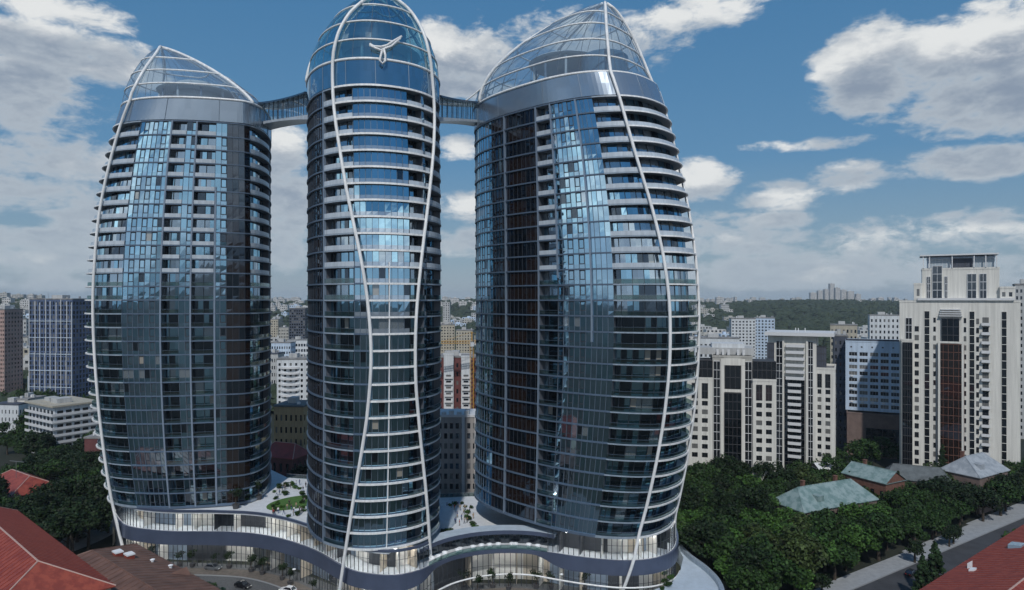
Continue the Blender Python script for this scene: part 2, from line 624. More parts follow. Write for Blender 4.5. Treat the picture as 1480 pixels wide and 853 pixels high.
def ground():
    mb = MB()
    rad = [0, 60, 120, 180, 240, 320, 420, 550, 700, 900, 1100, 1250, 1400, 1550, 1700, 1850, 2000, 2150, 2300, 2500, 2700, 3000, 3400, 4000, 4800, 5800, 7000, 8800]
    n = 144
    for i, r in enumerate(rad):
        for k in range(n):
            a = 2 * PI * k / n
            x, y = r * math.sin(a), r * math.cos(a)
            mb.v.append((x, y, hill(x, y)))
    for i in range(len(rad) - 1):
        for k in range(n):
            a = i * n + k
            b = i * n + (k + 1) % n
            if i == 0:
                mb.f.append((a, b + n, a + n))
            else:
                mb.f.append((a, b, b + n, a + n))
            mb.m.append(0)
    tag(mb.build('ground', 'ground_earth', smooth=True), kind='structure')


ground()

# road with pavement climbing to the right of the park
RD = np.array((.843, .537))
RN = np.array((-.537, .843))
RK = np.array((94.6, 166.0))     # a point on the far kerb


def rp(s, o, z):
    p = RK + RD * s + RN * o
    return (p[0], p[1], z)


def strip(name, m, s0, s1, o0, o1, z):
    mb = MB()
    k = int((s1 - s0) / 12)
    for i in range(k):
        a = s0 + (s1 - s0) * i / k
        b = s0 + (s1 - s0) * (i + 1) / k
        mb.quad(rp(a, o0, z), rp(b, o0, z), rp(b, o1, z), rp(a, o1, z))
    return tag(mb.build(name, m), kind='structure')


strip('road', 'asphalt', -90, 260, -17, 0, .02)
mb = MB()
mb.hexa([rp(-90, 0, -.1), rp(260, 0, -.1), rp(260, .35, -.1), rp(-90, .35, -.1), rp(-90, 0, .14), rp(260, 0, .14), rp(260, .35, .14), rp(-90, .35, .14)])
tag(mb.build('kerb', 'kerb'), kind='structure')
mb = MB()
for (s0, s1, w) in ((-90, -20, 5.0), (-20, 20, 5.6), (20, 60, 6.4), (60, 260, 7.4)):
    mb.hexa([rp(s0, .35, -.1), rp(s1, .35, -.1), rp(s1, w, -.1), rp(s0, w, -.1), rp(s0, .35, .13), rp(s1, .35, .13), rp(s1, w, .13), rp(s0, w, .13)])
tag(mb.build('pavement', 'sidewalk'), kind='structure')
mb = MB()
for i in range(28):
    s = -86 + i * 12
    mb.quad(rp(s, -8.6, .026), rp(s + 4, -8.6, .026), rp(s + 4, -8.45, .026), rp(s, -8.45, .026))
tag(mb.build('road_marking', 'line_white'), kind='structure')

# forecourt in front of the podium
mb = MB()
mb.poly([(x, y, .02) for x, y in ((-135, 182), (-112, 176), (-90, 175), (-60, 172), (-40, 158), (-10, 162), (40, 160), (50, 168), (60, 150), (40, 118), (-40, 105), (-80, 118), (-112, 150))][::-1])
tag(mb.build('forecourt', 'cobble'), kind='structure')

# ------------------------------------------------------------------ the three towers
ZK = np.array([15, 40, 66, 92, 117.])
PR = {'L': [-80.081, 195.711, -2.828, 7.773, 17.539, 2.25, 34.617, 37.656, 41.324, 37.225, 33.246, .15],
      'R': [15.796, 174.337, -.742, 30.75, 15.656, 2.425, 26.856, 33.076, 33.116, 32.505, 25.106, .05],
      'C': [-34.7, 164.5, -1.15, 22, 15.6, 2.2, 20.5, 22.5, 23.2, 22.5, 20.3, .0]}
APEX = {'L': (22.0, 142.3), 'R': (10.3, 145.2), 'C': (4.3, 143.4)}
CAPQ = {'L': (2.0, 1.5, .9, 1.2, .85, 1.6, .75), 'R': (2.0, 2.25, 1.08, 1.86, .67, .58, .64), 'C': (1.19, 1.06, 1.28, 1.91, .66, 1.97, .49)}
ZD = 123.0
ZB = 15.0
NF = 28
FH = (117.0 - ZB) / NF
COEF = {k: np.polyfit(ZK - 66, p[6:11], 3) for k, p in PR.items()}


def tloc(k, z, ph):
    p = PR[k]
    n = p[5]
    ao = np.polyval(COEF[k], z - 66)
    bb = p[4] * (1 + p[11] * ((z - 66) / 51) ** 2)
    c, s = np.cos(ph), np.sin(ph)
    return np.sign(c) * abs(c) ** (2 / n) * np.where(c > 0, ao, p[3]), np.sign(s) * abs(s) ** (2 / n) * bb


def tworld(k, u, v):
    p = PR[k]
    return p[0] + u * np.cos(p[2]) - v * np.sin(p[2]), p[1] + u * np.sin(p[2]) + v * np.cos(p[2])


def tsurf(k, z, ph):
    if z <= ZD:
        return tworld(k, *tloc(k, z, ph))
    ua, za = APEX[k]
    t = min(1, (z - ZD) / (za - ZD))
    u, v = tloc(k, ZD, ph)
    c = np.cos(ph)
    we, ia, ib_, la, lb, oa, ob = CAPQ[k]
    sl = (1 - t ** la) ** lb
    so = (1 - t ** oa) ** ob
    si = (1 - t ** ia) ** ib_
    w = np.where(c > 0, c * c, np.abs(c) ** we)
    s = np.where(c > 0, so, si) * w + sl * (1 - w)
    return tworld(k, ua + (u - ua) * s, v * s)


def tp(k, z, ph, o=0.0):
    """points on tower k at height z and plan angles ph, pushed outward by o -> (n,3)"""
    ph = np.atleast_1d(np.asarray(ph, float))
    zz = min(z, APEX[k][1] - .02)
    x, y = tsurf(k, zz, ph)
    e = 1e-3
    x1, y1 = tsurf(k, zz, ph + e)
    x0, y0 = tsurf(k, zz, ph - e)
    tx, ty = x1 - x0, y1 - y0
    L = np.hypot(tx, ty) + 1e-9
    return np.stack([x + o * ty / L, y - o * tx / L, np.full_like(x, z)], 1)


D = np.radians
SECT = {
    'L': [(-180, -60, 'flush'), (-60, 46, 'tip'), (46, 64, 'flush'), (64, 71, 'recess'), (71, 75.5, 'flush'), (75.5, 83, 'recess'), (83, 87, 'flush'), (87, 112, 'dark'), (112, 165, 'tip'), (165, 180, 'flush')],
    'R': [(-180, -175, 'flush'), (-175, -150, 'tip'), (-150, -115, 'flush'), (-115, -104, 'dark'), (-104, -88, 'dark'), (-88, -80.5, 'recess'), (-80.5, -65, 'flush'), (-65, -54, 'plain'), (-54, 60, 'tip'), (60, 180, 'flush')],
    'C': [(-180, -130, 'flush'), (-130, -105, 'tip'), (-105, -60, 'dark'), (-60, -31, 'tip'), (-31, 10, 'flush'), (10, 24, 'recess'), (24, 27, 'flush'), (27, 62, 'tip'), (62, 180, 'flush')]}
OFFS = {'flush': -.22, 'plain': -.22, 'dark': -.25, 'recess': -2.0, 'tip': -1.7}
RIB = {'C': [[(144.2, -12), (140.4, -17.5), (134.8, -37), (130, -43.5), (125.2, -46), (119.6, -47.5), (111.6, -46), (102, -40.5), (94.4, -36), (83.6, -28), (77.2, -23.5), (70.4, -20), (62.8, -17.6), (56.8, -17), (50.8, -18), (44, -20), (38.8, -22.5), (25.2, -30), (7.6, -39), (.4, -42)],
             [(144.2, -8), (141.2, 6.5), (138.8, 28), (132.8, 33), (126, 34.5), (120.4, 37.5), (112.4, 39), (104, 35.5), (95.6, 29.5), (82.8, 21), (74.8, 17), (67.2, 14), (59.6, 13), (50.4, 13.8), (38, 19), (22.8, 27.5), (4, 37), (.4, 39)]],
       'R': [[(144.9, -42), (143.2, -40), (136.4, -39), (128.4, -37), (118.4, -35), (109.2, -34.3), (101.6, -32.6), (88.8, -27), (79.6, -23.3), (68.8, -20.6), (56.4, -20), (44, -21), (32.8, -22.4), (21.2, -23.8), (9.6, -26), (.4, -28.5)]],
       'L': [[(141.6, 54), (139.2, 50), (134, 42.5), (127.6, 37), (122, 32.5), (114.8, 29.6), (103.6, 27.2), (92.8, 25.6), (81.6, 26.2), (70.4, 26.4), (57.6, 27.4), (46.4, 28), (29.6, 27.4), (16.4, 26), (5.2, 26), (.4, 26)]]}
RIB['R'].append([(z, -a) for z, a in RIB['R'][0]])
RIB['L'].append([(z, -a) for z, a in RIB['L'][0]])
RIDGE = {'C': (-98, 92), 'R': (-128, 150), 'L': (-172, 118)}     # further dome ribs
FINS = {'L': [(64, 15, 117), (75.3, 15, 117), (83.4, 15, 100)], 'R': [(-88.3, 15, 117), (-104, 15, 117), (-80.4, 75, 117), (-64.8, 60, 117)], 'C': [(-60, 15, 117)]}
LAB = {'L': 'dark glass skyscraper left of the central one, its sail-shaped glass cap leaning left', 'C': 'central glass skyscraper fronted by two white ribs with a winged emblem on its dome', 'R': 'widest glass skyscraper, right of the central one, one white rib bowing down its front'}


def rib_angle(path, z):
    zz = np.array([p[0] for p in path])[::-1]
    aa = np.array([p[1] for p in path])[::-1]
    return np.interp(z, zz, aa)


def rib_curve(path, zs):
    a = rib_angle(path, zs)
    for _ in range(3):
        a[1:-1] = (a[:-2] + 2 * a[1:-1] + a[2:]) / 4
    return a


def make_tower(k):
    p = PR[k]
    root = empty('skyscraper', (p[0], p[1], 0), 0, LAB[k], 'skyscraper', 'the three linked glass skyscrapers')
    # column boundaries along the plan, aligned on every floor
    bnd, typ = [], []
    for (a0, a1, t) in SECT[k]:
        ph = np.linspace(D(a0), D(a1), 60)
        q = tp(k, 66, ph)
        Ls = np.concatenate([[0], np.cumsum(np.linalg.norm(np.diff(q, axis=0), axis=1))])
        n = max(1, int(round(Ls[-1] / 1.45)))
        s = np.linspace(0, Ls[-1], n + 1)
        a = np.interp(s, Ls, ph)
        for i in range(n):
            bnd.append(a[i])
            typ.append(t)
    bnd = np.array(bnd + [D(180)])
    n = len(typ)
    off = np.array([OFFS[t] for t in typ])
    for f in range(NF + 1):
        zc = ZB + f * FH
        # floor slab edge
        mb = MB()
        hs = .16 if f else .3
        ob = .14
        a = tp(k, zc - hs, bnd, ob)
        b = tp(k, zc + hs, bnd, ob)
        ia = tp(k, zc - hs, bnd, -2.6)
        ib = tp(k, zc + hs, bnd, -2.6)
        for j in range(n):
            w = 1 if typ[j] == 'tip' else 0
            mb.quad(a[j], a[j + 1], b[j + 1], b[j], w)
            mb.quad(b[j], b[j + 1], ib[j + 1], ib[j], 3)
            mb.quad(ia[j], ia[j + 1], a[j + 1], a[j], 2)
        mb.build('floor_slab', ['slab_paint', 'slab_white', 'soffit', 'slab_paint'], root)
        if f == NF:
            break
        z0, z1 = zc + .2, zc + FH - .2
        zm = z0 + .95
        mb = MB()
        rows = {}
        for o in set(OFFS.values()):
            rows[o] = [tp(k, z, bnd, o) for z in (z0, zm, z1)]
        for j in range(n):
            t = typ[j]
            r0, r1, r2 = rows[off[j]]
            rr = random.random()
            blk = random.Random(hash((k, f, j // 4)) & 0xffff).random()
            if t in ('tip', 'recess'):
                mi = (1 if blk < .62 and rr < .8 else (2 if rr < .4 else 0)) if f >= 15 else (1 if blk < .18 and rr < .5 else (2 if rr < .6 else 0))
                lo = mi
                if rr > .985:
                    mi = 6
            elif t == 'dark':
                mi = 3 if blk < .55 else 2  # darker panes paint in the shade and the neighbour tower's reflection
                lo = mi
            elif t == 'plain':
                mi = lo = 4 if rr < .85 else 0
            else:
                mi = 1 if (blk < .05 and rr < .6) else (2 if rr < .05 else (4 if blk > .72 else 0))
                lo = 4 if rr > .25 else 0
                if k == 'C' and f >= 13 and abs(bnd[j]) < .6:
                    lo = 10
                if rr > .994:
                    mi = 6
            jit = rng.normal(0, .0035, 8)

            def push(q, i):
                nrm = q - np.array([p[0], p[1], q[2]])
                nrm /= np.linalg.norm(nrm)
                return q + nrm * jit[i]
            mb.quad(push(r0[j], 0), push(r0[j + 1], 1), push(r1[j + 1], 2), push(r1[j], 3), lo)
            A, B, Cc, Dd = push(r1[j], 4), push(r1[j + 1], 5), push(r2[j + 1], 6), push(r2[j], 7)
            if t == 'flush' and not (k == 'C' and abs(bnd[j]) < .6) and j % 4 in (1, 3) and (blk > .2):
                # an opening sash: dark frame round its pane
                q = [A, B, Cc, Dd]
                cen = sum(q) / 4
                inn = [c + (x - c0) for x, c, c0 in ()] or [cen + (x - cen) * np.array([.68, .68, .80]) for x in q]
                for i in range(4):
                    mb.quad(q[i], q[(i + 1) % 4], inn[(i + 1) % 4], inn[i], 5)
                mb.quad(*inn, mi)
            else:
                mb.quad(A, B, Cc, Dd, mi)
            # mullion
            w = .045
            if t in ('flush', 'plain', 'dark'):
                m0 = tp(k, z0, [bnd[j]], off[j] + .12)[0]
                m1 = tp(k, z1, [bnd[j]], off[j] + .12)[0]
                tg = (r0[j + 1] - r0[j])
                tg /= np.linalg.norm(tg)
                s0, s1 = r0[j], r2[j]
                mm = 8 if t != 'dark' else 7
                mb.quad(m0 - tg * w, m0 + tg * w, m1 + tg * w, m1 - tg * w, mm)
                mb.quad(s0 - tg * w, m0 - tg * w, m1 - tg * w, s1 - tg * w, mm)
                mb.quad(m0 + tg * w, s0 + tg * w, s1 + tg * w, m1 + tg * w, mm)
            elif j % 2 == 0:
                m0 = tp(k, z0, [bnd[j]], off[j] + .1)[0]
                m1 = tp(k, z1, [bnd[j]], off[j] + .1)[0]
                tg = (r0[j + 1] - r0[j])
                tg /= np.linalg.norm(tg)
                mb.quad(m0 - tg * .09, m0 + tg * .09, m1 + tg * .09, m1 - tg * .09, 7)
            # side walls where the glass line steps back
            jn = (j + 1) % n
            if off[jn] != off[j] and j + 1 < n:
                q0 = rows[off[j]]
                q1 = rows[off[jn]]
                mb.quad(q0[0][j + 1], q1[0][j + 1], q1[2][j + 1], q0[2][j + 1], 9)
        mb.build('glass_storey', ['tower_glass', 'curtain_glass', 'deep_glass', 'brown_glass', 'pale_glass', 'mullion', 'lit_glass', 'mullion', 'pale_mullion', 'jamb', 'spandrel'], root)
        # balcony parapets, one part per balcony
        j = 0
        while j < n:
            if typ[j] in ('tip', 'recess'):
                j1 = j
                while j1 < n and typ[j1] == typ[j]:
                    j1 += 1
                ph = bnd[j:j1 + 1]
                high = f >= 17  # upper parapets get an opaque pale colour standing in for reflected sky
                mb = MB()
                zt = z0 + (1.0 if high else 1.0)
                zb_ = z0 + .002
                a, b = tp(k, zb_, ph, .04), tp(k, zt, ph, .04)
                c, d = tp(k, zb_, ph, -.06), tp(k, zt, ph, -.06)
                for i in range(len(ph) - 1):
                    mb.quad(a[i], a[i + 1], b[i + 1], b[i])
                    if high:
                        mb.quad(b[i], b[i + 1], d[i + 1], d[i])
                        mb.quad(c[i + 1], c[i], d[i], d[i + 1])
                if not high:
                    e = tp(k, zt + .05, ph, .04)
                    g = tp(k, zt + .05, ph, -.06)
                    for i in range(len(ph) - 1):
                        mb.quad(b[i], b[i + 1], e[i + 1], e[i], 1)
                        mb.quad(e[i], e[i + 1], g[i + 1], g[i], 1)
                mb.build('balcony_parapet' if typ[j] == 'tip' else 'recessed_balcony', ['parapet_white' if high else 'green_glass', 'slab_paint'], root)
                j = j1
            else:
                j += 1
    # blank band under the cap, in panels
    ph = np.linspace(-PI, PI, 121)
    mb = MB()
    for i in range(120):
        for (za, zb_, o) in ((117.3, 120.2, .1), (120.2, 123.0, .1)):
            a, b = tp(k, za, ph[i:i + 2], o), tp(k, zb_, ph[i:i + 2], o)
            mb.quad(a[0], a[1], b[1], b[0], 0)
        if i % 8 == 0:
            q0, q1 = tp(k, 117.3, [ph[i]], .14)[0], tp(k, 123, [ph[i]], .14)[0]
            mb.bar(q0, q1, .1, 1)
    mb.build('cap_band', ['blue_panel' if k == 'C' else 'band_metal', 'pale_mullion'], root)
    mb = MB()
    mb.poly([tuple(q) for q in tp(k, 122.9, ph[:-1], -.3)])
    mb.build('cap_floor', 'deck_grey', root)
    # glass cap
    za = APEX[k][1]
    zs = np.concatenate([np.linspace(ZD, za - 4, 14), np.linspace(za - 3.2, za - .03, 7)])
    mb = MB()
    ph = np.linspace(-PI, PI, 73)
    rws = [tp(k, z, ph, 0) for z in zs]
    b0 = 0
    for r in rws:
        mb.v += [tuple(map(float, q)) for q in r[:-1]]
    m = 72
    for i in range(len(zs) - 1):
        for j in range(m):
            a_, b_ = i * m + j, i * m + (j + 1) % m
            mb.f.append((a_, b_, b_ + m, a_ + m))
            mb.m.append(0)
    mb.build('glass_cap', 'cap_blue_glass' if k == 'C' else 'dome_glass', root)
    # rings of the cap
    for zr, rr in ((ZD + .1, .34), (ZD + 4.6, .22), (ZD + 9.2, .22), (ZD + 14.0, .22), (ZD + 18., .2)):
        if zr > za - 2:
            continue
        mb = MB()
        q = tp(k, zr, np.linspace(-PI, PI, 91), .05)
        mb.tube(q, rr, 6, 0, cap=False)
        mb.build('cap_ring', 'rib_white', root, smooth=True)
    # thin vertical glazing bars of the cap
    mb = MB()
    for a in range(-180, 180, 15):
        mb.tube([tp(k, z, [D(a)], .02)[0] for z in np.linspace(ZD, za - 1, 10)], .06, 4)
    mb.build('cap_glazing_bar', 'pale_mullion', root)
    # long white ribs
    for pth in RIB[k]:
        z = np.concatenate([np.linspace(.3, 123, 60), np.linspace(125, za + .0, 22)])
        a = rib_curve(pth, z)
        mb = MB()
        mb.tube([tp(k, zz, [D(aa)], .62 + (1.3 * max(0, min(1, (16 - zz) / 6)) if k == 'R' else 0))[0] for zz, aa in zip(z, a)], .38, 8)
        mb.build('white_rib', 'rib_white', root, smooth=True)
    for a in RIDGE[k]:
        z = np.linspace(ZD + .3, za, 24)
        mb = MB()
        mb.tube([tp(k, zz, [D(a)], .25)[0] for zz in z], .4, 8)
        mb.build('cap_rib', 'rib_white', root, smooth=True)
    # white bands between the two ribs, and down the face
    r0, r1 = RIB[k][0], RIB[k][1]
    for f in range(0, NF + 1):
        zc = ZB + f * FH
        a0, a1 = float(rib_angle(r0, zc)), float(rib_angle(r1, zc))
        q = np.linspace(D(a0), D(a1), 26)
        mb = MB()
        hh = .21 if k == 'C' else .17
        a, b = tp(k, zc - hh, q, .55), tp(k, zc + hh, q, .55)
        c, d = tp(k, zc - hh, q, .16), tp(k, zc + hh, q, .16)
        for i in range(25):
            mb.quad(a[i], a[i + 1], b[i + 1], b[i])
            mb.quad(b[i], b[i + 1], d[i + 1], d[i])
            mb.quad(c[i], c[i + 1], a[i + 1], a[i])
        mb.build('rib_crossbar', 'rib_white', root)
    for (a, za_, zb_) in FINS[k]:
        z = np.linspace(za_, zb_, 40)
        mb = MB()
        for i in range(39):
            w = .2
            q0, q1 = tp(k, z[i], [D(a)], .2)[0], tp(k, z[i + 1], [D(a)], .2)[0]
            e0, e1 = tp(k, z[i], [D(a)], -.4)[0], tp(k, z[i + 1], [D(a)], -.4)[0]
            tg = tp(k, z[i], [D(a + .3)])[0] - tp(k, z[i], [D(a - .3)])[0]
            tg = tg / np.linalg.norm(tg) * w
            mb.quad(q0 - tg, q0 + tg, q1 + tg, q1 - tg)
            mb.quad(e0 - tg, q0 - tg, q1 - tg, e1 - tg)
            mb.quad(q0 + tg, e0 + tg, e1 + tg, q1 + tg)
        mb.build('vertical_fin', 'fin_blue', root)
    if k == 'C':
        z = np.linspace(15, 78, 30)
        mb = MB()
        mb.tube([tp(k, zz, [D(-4.5)], .3)[0] for zz in z], .15, 6)
        mb.build('centre_bar', 'rib_white', root)
    # things inside the cap: core, gallery, columns
    ua, _ = APEX[k]
    ctr = tworld(k, np.array([ua * .55]), np.array([0.]))
    cx, cy = float(ctr[0][0]), float(ctr[1][0])
    if k == 'R':
        ctr = tworld(k, np.array([-1.5]), np.array([0.]))
        gx, gy = float(ctr[0][0]), float(ctr[1][0])
        ctr = tworld(k, np.array([10.5]), np.array([0.]))
        cx, cy = float(ctr[0][0]), float(ctr[1][0])
    else:
        gx, gy = cx, cy
    mb = MB()
    rc = {'L': 6.5, 'R': 6.0, 'C': 7.5}[k]
    ht = {'L': 8.5, 'R': 8.0, 'C': 13.0}[k]
    mb.lathe([(rc, 122.95), (rc, 123 + ht), (rc * .9, 123 + ht + .6), (0.01, 123 + ht + .6)], 28, 0, cx, cy)
    mb.build('lift_core', 'core_pale' if k == 'L' else 'core_blue', root, smooth=False)
    mb = MB()
    gr = {'L': 10.5, 'R': 9.8, 'C': 10.5}[k]
    gz = {'L': 129.2, 'R': 132.0, 'C': 129.5}[k]
    cx, cy = gx, gy
    ri = .02 if k == 'R' else rc + .02
    mb.lathe([(ri, gz), (gr, gz), (gr + .5, gz + .35), (gr, gz + .7), (ri, gz + .7)], 36, 0, cx, cy)
    mb.build('gallery_disc', 'core_pale', root, smooth=False)
    for i in range(10):
        a = 2 * PI * i / 10 + .2
        mb = MB()
        mb.cyl(cx + (gr - .8) * math.cos(a), cy + (gr - .8) * math.sin(a), 122.95, gz - .002, .32, 8)
        mb.build('column', 'core_pale' if i % 2 else 'fin_blue', root)
    if k == 'R':
        mb = MB()
        mb.lathe([(3.2, 132.72), (4.4, 133.0), (4.4, 133.7), (3.2, 134.0), (2.2, 134.0), (2.2, 132.72)], 24, 0, cx, cy)
        mb.build('ring_lamp', 'core_pale', root)
    if k in 'RL':
        # open terrace framing on the inner side of the cap
        a0, a1 = (-178, -100) if k == 'R' else (95, 172)
        for zr in (126.2, 129.0):
            mb = MB()
            q = tp(k, zr, np.radians(np.linspace(a0, a1, 26)), -1.2)
            mb.tube(q, .16, 6)
            mb.build('terrace_frame', 'core_pale', root, smooth=True)
        mb = MB()
        for a in np.linspace(a0, a1, 9):
            p0, p1 = tp(k, 122.95, [D(a)], -1.2)[0], tp(k, 129.0, [D(a)], -1.2)[0]
            mb.bar(p0, p1, .22)
        mb.build('terrace_post', 'fin_blue', root)
    if k == 'R':
        for vv in (-5.5, -3.0):
            P = [tworld(k, np.array([u_]), np.array([vv])) for u_ in (-22., -13., -9.)]
            mb = MB()
            mb.tube([(float(P[0][0][0]), float(P[0][1][0]), 123.3), (float(P[1][0][0]), float(P[1][1][0]), 127.6), (float(P[2][0][0]), float(P[2][1][0]), 128.4)], .34, 6)
            mb.build('stair_truss', 'fin_blue', root)
    if k == 'C':
        # winged emblem on the face of the cap, standing just off the glass
        def ep(px, py):
            best = None
            for z in np.arange(117, 142, .25):
                q = tp(k, z, D(np.arange(-45, 40, 1.)), 1.1)
                X = CXP + FPX * q[:, 0] / q[:, 1]
                Y = HYP - FPX * (q[:, 2] - EYE) / q[:, 1]
                d = (X - px) ** 2 + (Y - py) ** 2
                i = d.argmin()
                if best is None or d[i] < best[0]:
                    best = (d[i], q[i])
            return best[1]
        for st in ([(534, 63), (541, 66.5), (550, 67.5), (560, 65), (570, 59), (580, 52.5)], [(535, 65), (544, 70), (551, 72.5), (556, 71), (566, 66), (579, 55)],
                   [(552.5, 72), (550, 80), (549.5, 87), (553, 92), (556.5, 88), (557, 80), (555, 72)]):
            mb = MB()
            mb.tube([ep(*s) for s in st], .27, 6)
            mb.build('winged_emblem', 'rib_white', root, smooth=True)
    return root


for k in 'LCR':
    make_tower(k)


# glass sky bridges between the caps
def bridge(kA, aA, kB, aB, label, zA, zB, dA, dB, w=2.7):
    A = tp(kA, 120, [D(aA)], -2.5)[0]
    B = tp(kB, 120, [D(aB)], -2.5)[0]
    mid = (A + B) / 2
    root = empty('sky_bridge', (mid[0], mid[1], 116.3), 0, label, 'footbridge', 'glass sky bridges between the skyscrapers')
    d = (B - A)[:2]
    L = np.linalg.norm(d)
    d /= L
    nn = np.array((-d[1], d[0]))
    S = np.linspace(0, 1, 25)

    def pt(s, o, z):
        q = A[:2] + d * L * s + nn * o
        return (q[0], q[1], z)

    def zt(s):
        return zA + (zB - zA) * s - .5 * math.sin(PI * s)

    def zd(s):
        return dA + (dB - dA) * s - .25 - .6 * (2 * abs(s - .5)) ** 2

    def zf(s):
        return dA + (dB - dA) * s + .35
    deck, can = MB(), MB()
    for i in range(24):
        s0, s1 = S[i], S[i + 1]
        deck.hexa([pt(s0, -w, zd(s0)), pt(s1, -w, zd(s1)), pt(s1, w, zd(s1)), pt(s0, w, zd(s0)), pt(s0, -w, zf(s0)), pt(s1, -w, zf(s1)), pt(s1, w, zf(s1)), pt(s0, w, zf(s0))])
        c0, c1 = w * 1.35 + .4 * (2 * abs(s0 - .5)) ** 3, w * 1.35 + .4 * (2 * abs(s1 - .5)) ** 3
        can.hexa([pt(s0, -c0, zt(s0)), pt(s1, -c1, zt(s1)), pt(s1, c1, zt(s1)), pt(s0, c0, zt(s0)), pt(s0, -c0 * .92, zt(s0) + .55), pt(s1, -c1 * .92, zt(s1) + .55), pt(s1, c1 * .92, zt(s1) + .55), pt(s0, c0 * .92, zt(s0) + .55)])
    deck.build('bridge_deck', 'parapet_white', root)
    can.build('bridge_roof', 'bridge_dark', root)
    for sg in (-1, 1):
        g = MB()
        for i in range(24):
            s0, s1 = S[i], S[i + 1]
            g.quad(pt(s0, sg * w * .94, zf(s0) + .01), pt(s1, sg * w * .94, zf(s1) + .01), pt(s1, sg * w * .94, zt(s1) - .01), pt(s0, sg * w * .94, zt(s0) - .01), 0)
            if i % 2 == 0:
                g.bar(pt(s0, sg * w * .95, zf(s0)), pt(s0, sg * w * .95, zt(s0)), .16, 1)
        g.build('glass_wall', ['bridge_glass', 'mullion'], root)
    # white edge cables sweeping from the cap down on to the roof
    for kk, aa, s_end in ((kA, RIDGE[kA][0 if kA != 'C' else 1], .45), (kB, RIDGE[kB][0], .55)):
        if kk == 'C':
            continue
        P0 = Vector(tp(kk, 127.5, [D(aa)], .3)[0])
        P2 = Vector(pt(s_end, 0, zt(s_end) + .6))
        P1 = Vector((P0 * .42 + P2 * .58)[:2] + (P2.z + 1.0,)) if False else Vector((P0.x * .45 + P2.x * .55, P0.y * .45 + P2.y * .55, P2.z + 1.2))
        mb = MB()
        mb.tube([P0 * (1 - t) ** 2 + P1 * 2 * t * (1 - t) + P2 * t * t for t in np.linspace(0, 1, 16)], .2, 6)
        mb.build('edge_cable', 'rib_white', root, smooth=True)


bridge('L', 165, 'C', -112, 'glazed sky bridge from the left skyscraper to the central one', 125.8, 121.4, 120.4, 116.0)
bridge('C', 75, 'R', -168, 'glazed sky bridge from the central skyscraper to the widest one', 120.0, 126.0, 114.9, 120.8)


# ------------------------------------------------------------------ podium
FRONT = [(-113, 186), (-104.5, 176.4), (-96, 172.4), (-88, 170.9), (-77.7, 170.7), (-66.5, 169.2), (-56.7, 164.8), (-47.5, 158), (-41.2, 151.6), (-35, 146), (-26.5, 143.6), (-20.5, 146.5), (-17.2, 151.2), (-13.6, 155.0),
         (-8.1, 158), (-2, 159.2), (4.5, 158.6), (10, 156.3), (17, 153.6), (25, 151.8), (32.5, 152.8), (38.2, 157), (41.5, 164), (43.5, 174), (44, 186)]
FL = catmull(FRONT, 1.3)
nF = len(FL)
BACK = [(42, 198), (22, 214), (2, 216), (-8, 203), (-22, 201), (-36, 198), (-46, 198), (-52, 201), (-70, 205), (-80, 216), (-95, 222), (-112, 212), (-118, 198)]
xs = FL[:, 0]


def in_open(i):
    return -19.2 < xs[i] < 8.5 and FL[i, 1] > 148


